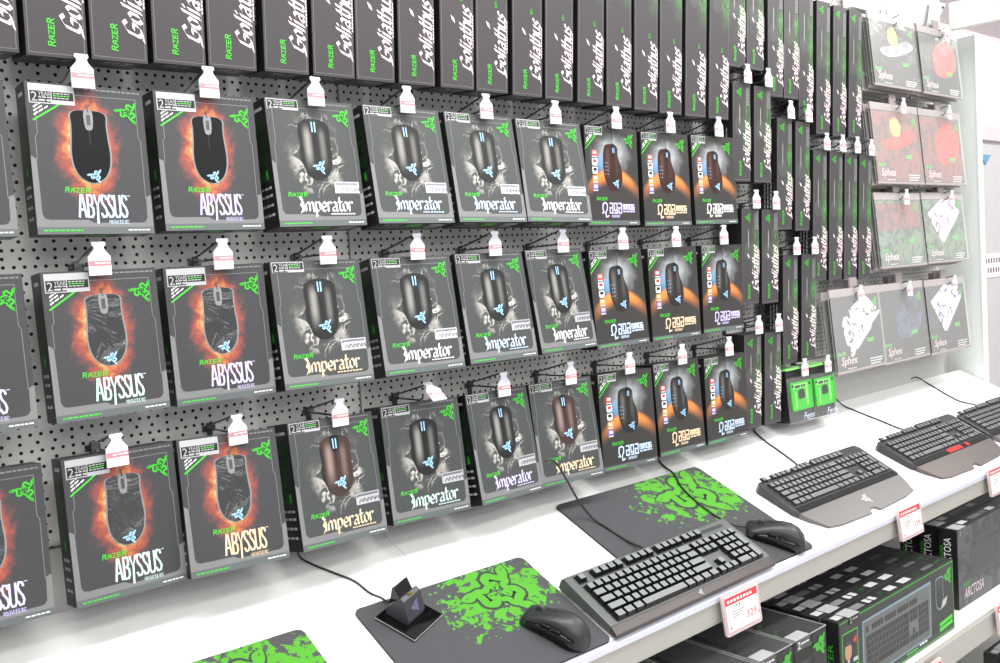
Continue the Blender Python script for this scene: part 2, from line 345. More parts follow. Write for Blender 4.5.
# ------------------------------------------------------------------ setting
peg_w = struct('wall_back', MB().box(-1.6, .4570, 0, .02, .092, 1.45, 0).box(.4605, 2.796, 0, .02, .092, 1.45, 0), [PEG])
struct('trim_1', MB().box(-1.6, .4575, -.006, .02, -.95, .09).box(.4595, 2.796, -.006, .02, -.95, .09).box(-1.6, 2.796, .021, .03, -.95, 1.45, 1), [STEELG, mat('post_shadow_grey', '303032', .6)], bevel=.001)
struct('trim_2', MB().box(2.796, 2.93, .03, .05, -.95, 1.45), STEELG)
struct('floor', MB().box(-4, 8, -5, 4, -1.0, -.95), mat('floor_vinyl', 'c4c2be', .35))
struct('ceiling', MB().box(-4, 8, -5, 4, 1.9, 1.95), mat('ceiling_tile', 'd6d6d4', .8))
def slope(x, s, h=0): return (x, -s * CT - h * ST, -s * ST + h * CT)      # point on the sloping display shelf
def SLOPE_M(x, s, a=0): return Matrix.Translation(slope(x, s)) @ Matrix.Rotation(LEAN, 4, 'X') @ Matrix.Rotation(a, 4, 'Z')
def shelf(x0, x1, label):
    r = empty('display_shelf', Matrix.Translation(((x0 + x1) / 2, 0, 0)) @ Matrix.Rotation(LEAN, 4, 'X')); w = (x1 - x0) / 2
    tag(r, label, 'shelf', 'sloping white display shelves')
    MB().box(-w, w, -.43, -.006, -.02, 0).build('shelf_board', SHELF, r, bevel=.002)
    # price rail hangs upright from the front edge
    g = MB()
    q = [(-.4302, -.0002), (-.438, -.0008), (-.438 - .050 * ST, -.050 * CT), (-.4302 - .050 * ST, -.050 * CT - .002)]
    g.prism(q, -w, w, lambda y, z, x: (x, y, z)); rail = g.build('price_rail', RAIL, r)
    c = MB(); q2 = [(-.4305, .0002), (-.4395, -.0002), (-.4403 - .009 * ST, -.009 * CT), (-.4375 - .009 * ST, -.009 * CT), (-.4375, -.0002)]
    c.prism(q2, -w, w, lambda y, z, x: (x, y, z)); c.build('rail_cover', RAILT, rail)
shelf(-1.1, .4695, 'white sloping display shelf left of the seam, holding the leftmost mat')
shelf(.4705, 2.915, 'white sloping display shelf right of the seam, holding the keyboards')
def lowshelf(z, y, x0, x1, label):
    r = empty('stock_shelf', Matrix.Translation((1.2, 0, z))); tag(r, label, 'shelf', 'stock shelves below the display shelf')
    MB().box(x0 - 1.2, x1 - 1.2, y, -.01, -.025, 0).build('shelf_board', STEEL, r, bevel=.002)
    MB().box(x0 - 1.2, x1 - 1.2, y - .012, y, -.05, .006).build('price_rail', RAIL, r, bevel=.001)
lowshelf(-.468, -.49, -1.1, 2.9, 'white stock shelf carrying the keyboard cartons under the display shelf')
lowshelf(-.80, -.53, -1.1, 2.9, 'lowest white stock shelf in the bottom right corner')
# end panel of the gondola and the fascia above the bags
r = empty('end_panel', Matrix.Translation((2.93, 0, -.95))); tag(r, 'tall pale grey upright end panel right of the hanging pouches', 'panel')
MB().box(-.008, .022, -.085, .05, 0, 2.095).build('upright', mat('end_panel_grey', 'e2e8e6', .5), r, bevel=.003)
MB().box(-.012, .024, -.09, -.085, 0, 2.095).build('edge_strip', STEEL, r, bevel=.001)
r = empty('canopy_fascia', Matrix.Translation((2.2, -.05, 1.17))); tag(r, 'white fascia board along the top of the pouch bay', 'fascia')
MB().box(-.02, .53, .0, .03, -.024, .05).build('board', STEEL, r, bevel=.002)
b = MB(); b.prism([(.42, -.031), (.471, -.028), (.565, .06), (.455, .055)], -.014, -.011, lambda u, v, w: (u, w, v)); br = b.build('bracket_plate', mat('bracket_pale_grey', 'cfd3d4', .4), r)
for x, z in ((.466, -.012), (.535, .044)):
    MB().prism([(x + .004 * math.cos(t * .7854), z + .004 * math.sin(t * .7854)) for t in range(8)], -.018, -.014, lambda u, v, w: (u, w, v)).build('screw', WIRE, br)
r = empty('canopy_side_board', Matrix.Translation((2.765, -.075, 1.143))); tag(r, 'white board running forward from the bracket above the end panel', 'board')
MB().box(-.01, .012, -.75, .0, 0, .085).build('board', STEEL, r, bevel=.002); MB().box(-.012, .014, -.75, .0, -.003, .003).build('lower_lip', STEEL, r)
# ------------------------------------------------------------------ mouse cartons on the pegboard
PW, PH = .03, .05
def hang_tab(root, h, d):
    m = MB(); o = [(-.024, h), (-.013, h), (-.013, h + .015), (.013, h + .015), (.013, h), (.024, h), (.023, h + .017), (.013, h + .024), (-.013, h + .024), (-.023, h + .017)]
    m.prism(o, d - .0015, d, lambda u, v, w: (u, w, v)); return m.build('hang_tab', CLEAR, root)
def face_frame(m, w, h, kind):
    """printed border of the front: mats 0 picture 1 border 2 line 3 edge strip 4 green 5 white"""
    if kind == 'N':
        rect(m, -w / 2, w / 2, 0, .010, -.0003, 3)
        smallprint(m, .06, .0022, lambda u, v: (-w / 2 + .008 + u, -.0006, .004 + v), 4, 3); smallprint(m, .025, .002, lambda u, v: (w / 2 - .033 + u, -.0006, .004 + v), 5, 4); return
    rect(m, -w / 2, w / 2, .0, .010, -.0003, 3)
    smallprint(m, .05, .002, lambda u, v: (-w / 2 + .008 + u, -.0006, .004 + v), 4, 1); smallprint(m, .03, .0018, lambda u, v: (w / 2 - .036 + u, -.0006, .0045 + v), 5, 2)
    # pale border with a rounded dark window above it
    i = w / 2 - .008
    P = [(-w / 2, .010), (w / 2, .010), (w / 2, .055), (i + .001, .052), (i, .022), (i - .003, .017), (i - .008, .0155), (-.004, .0155), (-.011, .0195), (-i + .009, .0195), (-i + .003, .021), (-i, .027), (-i - .001, .1), (-w / 2, .105)]
    m.poly([(u, -.0003, v) for u, v in P], 1)
    L_ = [(-i, .1), (-i, .13), (-i + .003, .135), (-i + .003, h - .014), (i - .003, h - .014), (i - .003, .135), (i, .13), (i, .05)]
    strokes(m, [L_], XZ(-.0004), .0009, mi=2)
    smallprint(m, .075, .002, lambda u, v: (-.002 + u, -.0006, h - .006 + v), 2, 5)
def carton(root, w, h, d, front):
    m = MB(); m.box(-w / 2, w / 2, 0, d, 0, h, 0)
    n = 4
    for k in range(n):                                           # printed panels of the left side
        z = .075 + k * .026; x = -w / 2 - .0003
        m.poly([(x, .012, z), (x, d - .008, z), (x, d - .008, z + .019), (x, .012, z + .019)][::-1], 1); m.poly([(x - .0002, .016, z + .003), (x - .0002, .021, z + .003), (x - .0002, .021, z + .016), (x - .0002, .016, z + .016)][::-1], 2 if k == 0 else 0)
    for k, z in enumerate((.02, .035, .05, .062)):
        x = -w / 2 - .0003; smallprint(m, d - .02, .004, lambda u, v: (x, d - .01 - u, z + v), 3, k + 9)
    m.poly([(-w / 2 - .0003, .01, .186), (-w / 2 - .0003, d - .012, .186), (-w / 2 - .0003, d - .012, .191), (-w / 2 - .0003, .01, .191)][::-1], 3)
    b = lambda x, y: (x, y, -.0003)                               # print on the underside
    m.poly([b(w * .23, .012), b(w * .42, .012), b(w * .42, .022), b(w * .23, .022)], 3); m.poly([b(w * .23, .03), b(w * .40, .03), b(w * .40, .036), b(w * .23, .036)], 3)
    m.poly([b(-.012, .01), b(.018, .01), b(.018, .028), b(-.012, .028)], 2)
    smallprint(m, .035, .005, lambda u, v: b(-w / 2 + .02 + u, .012 + v), 3, 3); smallprint(m, .06, .003, lambda u, v: b(-w / 2 + .015 + u, .03 + v), 3, 8)
    return m.build('carton', [BLK, DGREEN, MGREEN, GREY], root, bevel=.0006)
def two_year(root, h, x, z, w=.058, strip=True, mats=None):
    m = MB()
    if strip: rect(m, x, x + w, z + .0, z + .008, -.0008, 0); rect(m, x, x + w, z - .018, z, -.0008, 0)
    else: rect(m, x, x + w, z - .017, z, -.0008, 2)
    a = x + .0015
    rect(m, a, x + w * .48, z - .0165, z - .0015, -.0010, 1); rect(m, x + w * .5, x + w - .0015, z - .0125, z - .0015, -.0010, 1)
    f = lambda ux, uz: (lambda u, v: (ux + u, -.0013, uz + v))
    text(m, '2', .0075, .012, f(a + .0015, z - .0152), 2); text(m, 'YEAR', .0155, .0055, f(a + .0105, z - .0080), 2)
    smallprint(m, .0155, .0016, f(a + .0105, z - .0105), 2, 1); smallprint(m, .0155, .0026, f(a + .0105, z - .0150), 2, 2)
    for k in range(3): smallprint(m, w * .36, .0014, f(x + w * .53, z - .0045 - k * .003), 3 if k == 1 else 2, k + 3)
    m.build('warranty_label', [LABEL, mat('label_black', '18181a', .35), GREY, GREEN], root)
A_PROF = [(0, 0), (.02, .3), (.09, .68), (.22, .92), (.4, 1), (.6, .94), (.8, .9), (.92, .93), (.975, .8), (1.0, .45), (1, 0)]
I_PROF = [(0, 0), (.015, .3), (.08, .62), (.22, .86), (.4, .95), (.62, .93), (.8, .96), (.9, .92), (.97, .62), (1., .3), (1.0, 0)]
def pic_abyssus(root):
    m = MB(); cz = .119
    m.poly([(x, -.0006, z) for x, z in outline(A_PROF, .0275, .100, 0, cz)], 1)
    m.poly([(x, -.0009, z) for x, z in outline(A_PROF, .0252, .0985, 0, cz + .0005)], 0)
    m.poly([(x, -.0012, z) for x, z in catmull([(-.0055, .168), (.0055, .168), (.005, .146), (0, .142), (-.005, .146)], 3)], 1)
    rect(m, -.0025, .0025, .149, .163, -.0015, 2)
    strokes(m, [[(0, .142), (0, .122)]], XZ(-.0012), .0006, mi=2); strokes(m, [[(0, .167), (-.001, .176)]], XZ(-.0012), .002, mi=2)
    emblem(m, .003, .080, .0095, XZ(-.0015), 3, .2)
    return m.build('mouse_picture', [GLOSS, SIDEG, WHEEL, BLUE], root)
def pic_imperator(root):
    m = MB(); cz = .124
    O = outline(I_PROF, .031, .099, 0, cz)
    m.poly([(x + (.0035 * math.sin((z - .075) * 32) if x < 0 else 0), -.0006, z) for x, z in O], 0)
    m.poly([(x, -.0009, z) for x, z in catmull([(-.0075, .172), (.0075, .172), (.0068, .152), (.0, .147), (-.0068, .152)], 3)], 1)
    for s in (-1, 1): strokes(m, [[(s * .0028, .168), (s * .0026, .153)]], XZ(-.0012), .0024, mi=2)
    strokes(m, [[(0, .147), (0, .125)]], XZ(-.0012), .0007, mi=1)
    strokes(m, [[(-.028, .155), (-.026, .135), (-.029, .115), (-.024, .095)]], XZ(-.0012), .002, mi=1)
    emblem(m, .004, .096, .0115, XZ(-.0012), 3, .2)
    return m.build('mouse_picture', [IMPB, BODYB, BLUE, BLUE], root)
def pic_naga(root):
    m = MB()
    P = catmull([(-.026, .158), (-.020, .168), (-.004, .171), (.006, .171), (.017, .163), (.018, .145), (.026, .125), (.030, .107), (.028, .088), (.017, .075), (.004, .072), (-.010, .076), (-.021, .09), (-.027, .11), (-.028, .135)], 4)
    m.poly([(x, -.0006, z) for x, z in P], 0)
    m.poly([(x, -.0009, z) for x, z in catmull([(-.001, .168), (.009, .168), (.009, .15), (.003, .143), (-.001, .15)], 3)], 1)
    rect(m, .001, .0028, .152, .163, -.0012, 2); rect(m, .0052, .007, .152, .163, -.0012, 2)
    for i in range(2):
        for k in range(4): x, z = -.0215 + i * .007, .107 + k * .008; m.poly([(x + .0011 * math.cos(t * 1.047), -.0009, z + .0011 * math.sin(t * 1.047)) for t in range(6)], 2)
    strokes(m, [[(-.012, .168), (-.006, .14), (-.01, .11), (-.002, .08)]], XZ(-.0009), .0006, mi=1)
    strokes(m, [[(.001, .171), (.001, .196)]], XZ(-.0009), .0012, mi=1)
    emblem(m, .010, .088, .0095, XZ(-.0012), 2, .2)
    return m.build('mouse_picture', [NAGB, BODYB, BLUE], root)
def lettering(root, name, mats, fn):
    m = MB(); fn(m); return m.build(name, mats, root)
def make_abyssus():
    w, h, d = .155, .203, .042; r = empty('mouse_box'); carton(r, w, h, d, 0)
    m = MB(); rect(m, -w / 2, w / 2, 0, h, -.0001, 0); face_frame(m, w, h, 'A'); m.build('front_print', [FIRE, BORDER, LINE, EDGE, GREEN, WHITE], r)
    pic_abyssus(r); two_year(r, h, -.0735, .1925)
    def dg(m):
        strokes(m, [[(-.07, .152), (-.036, .1745)]], XZ(-.0006), .0022, mi=0)
        for k in range(3): smallprint(m, .022 - k * .005, .0022, lambda u, v: (-.069 + u * .83, -.0006, .158 + k * .005 + u * .55 + v), 1, k)
    lettering(r, 'corner_stripe', [GREEN, WHITE], dg)
    lettering(r, 'snake_emblem', [MGREEN, GREEN], lambda m: (emblem(m, .0545, .1705, .0158, XZ(-.0006), 0, .2), emblem(m, .0545, .1705, .0158, XZ(-.0009), 1, .07)))
    lettering(r, 'brand_lettering', GREEN, lambda m: write(m, GR, 'RAZER', .034, .0068, (lambda u, v: (-.038 + u, -.0006, .0565 + v)), .0012))
    def ti(m):
        write(m, GA, 'ABYSSUS', .066, .0295, lambda u, v: (-.0225 + u, -.0006, .0235 + v), .0029)
        text(m, '地狱狂蛇', .028, .0062, lambda u, v: (.0155 + u, -.0006, .0135 + v)); rect(m, .0435, .0475, .0525, .0535, -.0006)
    lettering(r, 'title_lettering', FOIL[0], ti); hang_tab(r, h, d); return r
def make_imperator():
    w, h, d = .163, .204, .056; r = empty('mouse_box'); carton(r, w, h, d, 0)
    m = MB(); rect(m, -w / 2, w / 2, 0, h, -.0001, 0); face_frame(m, w, h, 'I'); m.build('front_print', [SMOKE, BORDER, LINE, EDGE, GREEN, WHITE], r)
    pic_imperator(r); two_year(r, h, -.079, .2025, .056, False)
    lettering(r, 'snake_emblem', [MGREEN, GREEN], lambda m: (emblem(m, .0575, .179, .0158, XZ(-.0006), 0, .2), emblem(m, .0575, .179, .0158, XZ(-.0009), 1, .07)))
    lettering(r, 'brand_lettering', GREEN, lambda m: write(m, GR, 'RAZER', .035, .0066, lambda u, v: (-.060 + u, -.0006, .0475 + v), .0012))
    def ti(m):
        write(m, GL, 'Imperator', .1, .0165, lambda u, v: (-.0415 + u, -.0006, .0235 + v), nib=(.0030, .0026))
        smallprint(m, .046, .0018, lambda u, v: (.014 + u, -.0006, .0185 + v), 0, 4)
    lettering(r, 'title_lettering', FOIL[0], ti)
    m = MB(); rect(m, .027, .074, .0535, .072, -.0007, 0)
    m.poly([(.027, -.001, .0655), (.034, -.001, .0668), (.072, -.001, .0668), (.072, -.001, .0705), (.03, -.001, .0705)], 1)
    for k in range(5): strokes(m, [catmull([(.033 + k * .008, .0565 + (k % 2) * .004), (.037 + k * .008, .062), (.041 + k * .008, .057), (.044 + k * .007, .0635)], 3, False)], XZ(-.001), .0016, mi=1)
    m.build('hologram_sticker', [SILV, mat('hologram_grey', '8a8b92', .2, .5)], r); hang_tab(r, h, d); return r
def make_naga():
    w, h, d = .163, .206, .05; r = empty('mouse_box'); carton(r, w, h, d, 0)
    m = MB(); rect(m, -w / 2, w / 2, 0, h, -.0001, 0); face_frame(m, w, h, 'N'); m.build('front_print', [PLANET, BORDER, LINE, EDGE, GREEN, WHITE], r)
    pic_naga(r); two_year(r, h, -.079, .2045, .05, False)
    def dg(m):
        for o, wd in ((0, .0022), (.009, .0012)): strokes(m, [[(-.0805, .158 + o), (-.028, .2045 + o * .1)]], XZ(-.0006), wd, mi=0)
        m.poly([(-.079, -.0005, .170), (-.040, -.0005, .2045), (-.052, -.0005, .2045), (-.079, -.0005, .181)], 2)
        for k in range(2): smallprint(m, .03, .0026, lambda u, v: (-.077 + u, -.0008, .1705 + k * .005 + u * .88 + v), 1, k)
    lettering(r, 'corner_stripe', [GREEN, WHITE, DGREEN], dg)
    def ic(m):
        for k, c in enumerate((0, 1, 1, 2, 3)):
            z = .150 - k * .0175; rect(m, -.062, -.046, z - .006, z + .006, -.0006, c); rect(m, -.059, -.049, z - .002, z + .004, -.0009, 1 if c != 1 else (0 if k == 1 else 4))
            rect(m, -.061, -.047, z - .0085, z - .0065, -.0006, 1)
    lettering(r, 'feature_icons', [RED, WHITE, ORNG, PURP, BLK], ic)
    lettering(r, 'snake_emblem', [MGREEN, GREEN], lambda m: (emblem(m, .0545, .181, .0158, XZ(-.0006), 0, .2), emblem(m, .0545, .181, .0158, XZ(-.0009), 1, .07)))
    lettering(r, 'brand_lettering', GREEN, lambda m: write(m, GR, 'RAZER', .033, .0064, lambda u, v: (-.052 + u, -.0006, .052 + v), .0012))
    def ti(m):
        write(m, GN, 'Naga', .064, .021, lambda u, v: (-.037 + u, -.0006, .026 + v), .0032)
        for k in range(3): smallprint(m, .026, .0012, lambda u, v: (-.008 + u, -.0006, .0205 - k * .002 + v), 0, k)
        write(m, GN, 'MMOG', .038, .0105, lambda u, v: (.0285 + u, -.0006, .0335 + v), .0026); smallprint(m, .037, .0032, lambda u, v: (.0285 + u, -.0006, .0275 + v), 0, 8)
    lettering(r, 'title_lettering', FOIL[0], ti); hang_tab(r, h, d); return r
PROTO = {'A': make_abyssus(), 'I': make_imperator(), 'N': make_naga()}; FIRST = {k: True for k in PROTO}
HW = {'A': .203, 'I': .204, 'N': .206}
POSE = {0: [('A', -.181, .634, .035, 0, 0), ('A', -.002, .635, .035, -.011, .014), ('A', .169, .637, .036, -.003, .003), ('I', .346, .639, .09, .005, .034), ('I', .524, .639, .143, -.006, .023), ('I', .697, .638, .154, -.014, .001), ('I', .874, .636, .153, -.029, -.087), ('N', 1.06, .632, -.005, -.013, .001), ('N', 1.237, .628, .007, -.005, -.006), ('N', 1.413, .629, .021, -.001, -.005)],
 1: [('A', -.180, .383, .06, 0, .03), ('A', -.004, .383, .065, .001, .02), ('A', .163, .382, .055, .002, -.032), ('I', .333, .382, .133, -.013, -.007), ('I', .522, .381, .151, -.005, -.072), ('I', .701, .381, .163, -.008, -.021), ('I', .871, .382, .16, -.002, .048), ('N', 1.054, .375, .056, .005, -.01), ('N', 1.244, .373, .016, .002, -.051), ('N', 1.43, .373, -.01, -.011, .011)],
 2: [('A', -.181, .131, .07, -.02, .02), ('A', -.001, .129, .077, -.008, .032), ('A', .157, .127, .166, -.032, -.03), ('I', .337, .124, .159, -.031, .053), ('I', .519, .124, .122, -.015, -.05), ('I', .697, .121, .17, -.024, .08), ('I', .867, .119, .144, -.006, -.076), ('N', 1.061, .113, .048, -.02, -.056), ('N', 1.235, .115, .064, -.015, .005), ('N', 1.421, .109, .008, -.002, -.002)]}
SHEEN = {0: [0, 1, 3, 0, 1, 1, 0, 3, 2, 0], 1: [3, 4, 3, 2, 0, 1, 0, 1, 2, 3], 2: [3, 4, 2, 2, 4, 3, 2, 1, 2, 1]}  # which painted foil reflection each title gets
ROWN = ['top', 'middle', 'bottom']
ORD = ['first', 'second', 'third', 'fourth', 'fifth', 'sixth', 'seventh', 'eighth', 'ninth', 'tenth']
DESC = {'A': 'black mouse box with orange flames', 'I': 'charcoal mouse box with white smoke', 'N': 'dark mouse box with orange horizon'}
CUT = {0: 'cut off by the left picture edge', 1: 'next to the one cut off at left', 2: 'beside the first smoke box'}
KINDPOS = {'A': ['leftmost, cut off by the frame', 'middle one of three', 'rightmost of three'], 'I': ['leftmost of four', 'second of four from left', 'third of four from left', 'rightmost of four'], 'N': ['leftmost of three', 'middle one of three', 'rightmost of three']}
def pose_box(x, z, h, tilt, roll, yaw):
    return Matrix.Translation((x, -.095, z + h / 2)) @ Matrix.Rotation(yaw, 4, 'Z') @ Matrix.Rotation(-tilt, 4, 'X') @ Matrix.Translation((0, 0, -h / 2)) @ Matrix.Rotation(-roll, 4, 'Y') @ Matrix.Translation((0, 0, -h / 2))
GRP = {'A': 'flame mouse boxes on the pegboard', 'I': 'smoke mouse boxes on the pegboard', 'N': 'horizon mouse boxes on the pegboard'}
for row in range(3):
    cnt = {}
    for col, (k, x, z, t, ro, ya) in enumerate(POSE[row]):
        o = PROTO[k] if FIRST[k] else copy_tree(PROTO[k]); FIRST[k] = False
        o.matrix_world = pose_box(x, z, HW[k], t, ro, ya); i = cnt.get(k, 0); cnt[k] = i + 1
        lab = '%s, %s row of three, %s' % (DESC[k], ROWN[row], KINDPOS[k][i])
        if k == 'I' and row == 2 and i in (0, 3): lab = 'charcoal smoke mouse box with brownish mouse, bottom row, %s' % KINDPOS[k][i]
        tag(o, lab, 'box', GRP[k])
        recolor(child(o, 'title_lettering'), FOIL[SHEEN[row][col]]); recolor(child(o, 'mouse_picture'), {'A': GLOSS0 if row == 0 else GLOSS, 'I': IMPB, 'N': NAGB}[k])
        child(o, 'hang_tab').location.x = max(-.03, min(.03, -.179 + .179 * col - x))
        if k == 'I' and row == 2 and i in (0, 3): recolor(child(o, 'mouse_picture'), IMPR)
        if k == 'N' and row == 0: recolor(child(o, 'mouse_picture'), NAGR)
# ------------------------------------------------------------------ hooks with price tags
def make_hook(reach=.104):
    r = empty('peg_hook')      # base at the board; tip at (0,-reach,.0315)
    MB().box(-.004, .004, -.006, 0, -.022, .008).box(-.011, .011, -.003, 0, -.006, .004).build('bracket', WIRE, r, bevel=.001)
    MB().tube([(-.001, -.003, .005), (-.0015, -.03, .010), (-.001, -.07, .020), (0, -reach, .0285)], .0017).build('upper_wire', WIRE, r, smooth=True)
    MB().tube([(0, -.003, -.001), (0, -reach + .02, .000), (0, -reach + .012, .004), (0, -reach + .010, .010)], .0018).build('lower_wire', WIRE, r, smooth=True)
    P = [(-.008, -.002), (.009, -.002), (.0105, -.006), (.0075, -.009), (.0085, -.013), (.0155, -.022), (.0155, -.048), (-.0145, -.048), (-.0145, -.022), (-.0065, -.013), (-.0055, -.009), (-.0085, -.006)]
    m = MB(); m.prism(P, -reach - .004, -reach - .0015, lambda u, v, w: (u, w, v + .0315)); t = m.build('price_tag', TAGW, r)
    m = MB(); y = -reach - .0044; f = lambda u, v: (u, y, v + .0315)
    m.poly([f(-.0140, -.0215), f(.0150, -.0215), f(.0150, -.0475), f(-.0140, -.0475)], 0); y -= .0003
    m.poly([f(-.0140, -.0275), f(.0150, -.0275), f(.0150, -.035), f(-.0140, -.035)], 1); y -= .0003
    smallprint(m, .012, .002, lambda u, v: f(-.004 + u, -.023 + v), 2, 1); smallprint(m, .02, .002, lambda u, v: f(-.006 + u, -.032 + v), 0, 2); smallprint(m, .016, .0016, lambda u, v: f(.0 + u, -.042 + v), 2, 3)
    m.build('paper_insert', [mat('tag_paper', 'fdfcfd', .5), TAGR, TAGT], t); return r
HOOK = make_hook(); first_hook = [True]
def hook(x, ztip, label, group, tilt=0):
    o = HOOK if first_hook[0] else copy_tree(HOOK); first_hook[0] = False
    o.matrix_world = Matrix.Translation((x, 0, ztip - .0315)); tag(o, label, 'hook', group)
    if tilt: child(o, 'price_tag').matrix_local = Matrix.Translation((0, -.104, .0315)) @ Matrix.Rotation(tilt, 4, 'X') @ Matrix.Translation((0, .104, -.0315))
    return o
for row in range(3):
    cnt = {}
    for col in range(10):
        k = POSE[row][col][0]; i = cnt.get(k, 0); cnt[k] = i + 1
        if col == 0 and row < 2: continue
        nm = {'A': 'flame', 'I': 'smoke', 'N': 'horizon'}[k]
        hook(-.186 + .179 * col, (.7785, .5245, .2585)[row], 'wire hook with white price tag above %s-row %s box, %s' % (ROWN[row], nm, KINDPOS[k][i]), 'peg hooks over the mouse boxes', tilt=(-.9 if (row, col) == (2, 4) else 0))
# ------------------------------------------------------------------ long mouse mat boxes
def make_long(H, tower, d=.06, w=.077):
    r = empty('mousepad_box'); m = MB(); m.box(-w / 2, w / 2, 0, d, 0, H, 0)
    xs = -w / 2 - .0003
    for k in range(3): smallprint(m, H * .35, .0032, (lambda kk: (lambda u, v: (xs, d * .3 + kk * .009 + v, H * .2 + u)))(k), 2, k + 4)
    smallprint(m, w * .5, .007, lambda u, v: (-w * .2 + u, .014 + v, -.0003), 2, 6); smallprint(m, w * .5, .004, lambda u, v: (-w * .2 + u, .03 + v, -.0003), 2, 7)
    m.build('carton', [BLK, DGREEN, GREY], r, bevel=.0008)
    m = MB(); rect(m, -w / 2, w / 2, 0, H, -.0001, 0); i = w / 2 - .0035
    strokes(m, [[(-i, H), (-i, .0045), (i, .0045), (i, H)]], XZ(-.0004), .0007, mi=1)
    m.build('front_print', [m_goli('streak_print_%d' % round(H * 1000), H, tower), LINE], r)
    lettering(r, 'brand_lettering', GREEN, lambda m: write(m, GR, 'RAZER', .037, .0085, UPW(-.002, .0145, -.0006), .0014))
    def ti(m):
        write(m, GL, 'Goliathus', .110, .0190, UPW(.033, .034, -.0006), nib=(.0050, .0034), shear=.4)
        m.poly([UPW(-.004, .114, -.0006)(u, v) for u, v in ((0, 0), (.009, .003), (.014, .0105), (.005, .007))])
        smallprint(m, .06, .0016, UPW(.0375, .075, -.0006), 0, 3)
    lettering(r, 'title_lettering', PINK, ti)
    if tower:
        lettering(r, 'snake_emblem', MGREEN, lambda m: emblem(m, -.010, H - .022, .012, XZ(-.0006), 0, .24))
        lettering(r, 'fine_print', GREY, lambda m: [smallprint(m, H * .18, .0016, UPW(.020 + k * .005, H * .78, -.0006), 0, k) for k in range(3)])
    else: lettering(r, 'speed_mark', MGREEN, lambda m: write(m, GN, 'G', .006, .009, lambda u, v: (.008 + u, -.0006, .155 + v), .0016))
    hang_tab(r, H, d); return r
def long_pose(x, z, tilt, y=-.10, yaw=0): return Matrix.Translation((x, y, z)) @ Matrix.Rotation(yaw, 4, 'Z') @ Matrix.Rotation(tilt, 4, 'X')
GL_TOP = make_long(.36, False, .075); cx = [-.118] + [.0385 + v for v in (-.071, .012, .098, .180, .266, .358, .438, .520, .606, .696, .780, .868, .951, 1.043, 1.13, 1.22, 1.303, 1.395)]
NUM = ['leftmost', 'second from left', 'third from left', 'fourth from left', 'fifth from left', 'sixth from left', 'seventh from left', 'eighth from left', 'ninth from left', 'middle one, tenth from left', 'ninth from right', 'eighth from right', 'seventh from right', 'sixth from right', 'fifth from right', 'fourth from right', 'third from right', 'second from right', 'rightmost']
cx = [-.1196, -.034, .0486, .1345, .2163, .3073, .3928, .4735, .5596, .65, .7329, .8224, .9082, .9986, 1.0862, 1.1738, 1.2577, 1.3473, 1.4359]
cz = [.772, .7706, .7733, .7768, .7781, .7804, .7813, .7816, .7824, .783, .7825, .7812, .7805, .7798, .7784, .7760, .7735, .7725, .7725]
for i, x in enumerate(cx):
    o = GL_TOP if i == 0 else copy_tree(GL_TOP)
    o.matrix_world = long_pose(x, cz[i], .085 if i < 14 else .07, -.1, rnd.uniform(-.01, .01))
    tag(o, 'tall black mat box in the row along the top edge, %s' % NUM[i], 'box', 'tall mat boxes along the top')
TOW = {.237: [(1.553, .913, 'a2'), (1.642, .911, 'a2b'), (1.566, .609, 'a3'), (1.652, .606, 'a3b'), (1.552, .299, 'a4'), (1.640, .297, 'a4b'), (1.553, 1.19, 'a1'), (1.632, 1.19, 'a1b')],
       .284: [(1.738, .838, 'b2'), (1.823, .834, 'b2b'), (1.738, .488, 'b3'), (1.826, .487, 'b3b'), (1.723, 1.178, 'b1'), (1.796, 1.178, 'b1b')],
       .352: [(1.908, .764, 'd1'), (1.991, .763, 'd2'), (2.071, .761, 'd3'), (2.151, .757, 'd4'), (1.872, 1.196, 'c1'), (1.956, 1.162, 'c2'), (2.041, 1.16, 'c3'), (2.126, 1.16, 'c4')]}
WH = {'a1': 'short mat box, left twin at the picture top, right of the long top row', 'a1b': 'short mat box, right twin at the picture top, right of the long top row',
 'a2': 'short mat box right of the top horizon mouse box, left twin', 'a2b': 'short mat box right of the top horizon mouse box, right twin', 'a3': 'short mat box right of the middle horizon mouse box, left twin', 'a3b': 'short mat box right of the middle horizon mouse box, right twin',
 'a4': 'short mat box just above the shelf, left twin beside bottom horizon box', 'a4b': 'short mat box just above the shelf, right twin',
 'b1': 'medium mat box, left twin of the uppermost medium pair', 'b1b': 'medium mat box, right twin of the uppermost medium pair', 'b2': 'medium mat box, left twin of the middle medium pair', 'b2b': 'medium mat box, right twin of the middle medium pair', 'b3': 'medium mat box above left green pack, left twin', 'b3b': 'medium mat box above right green pack, right twin'}
for i, s in enumerate(('leftmost of four', 'second of four', 'third of four', 'rightmost of four')): WH['d%d' % (i + 1)] = 'long mat box beside the pouches, lower row, %s' % s; WH['c%d' % (i + 1)] = 'long mat box beside the pouches, upper row, %s' % s
for H, L_ in TOW.items():
    P = make_long(H, True, .055, .073 if H < .25 else .068)
    for i, (x, zt, key) in enumerate(L_):
        o = P if i == 0 else copy_tree(P); z = zt - .047 - H; t = .05
        o.matrix_world = long_pose(x - .004 - .016 * (H / .237) * .7, z, t, -.10 + .02 * H / .352); tag(o, WH[key], 'box', 'hanging mat boxes right of the mouse boxes')
        if key[0] in 'a' and key[1] != '1' or key in ('b2', 'b2b', 'b3', 'b3b') or key[0] == 'd':
            hook(x, zt, 'tagged hook of ' + WH[key].replace('right of the ', 'by ').replace('mat box', 'box').replace('just above the shelf', 'above the shelf'), 'peg hooks over the mat boxes')
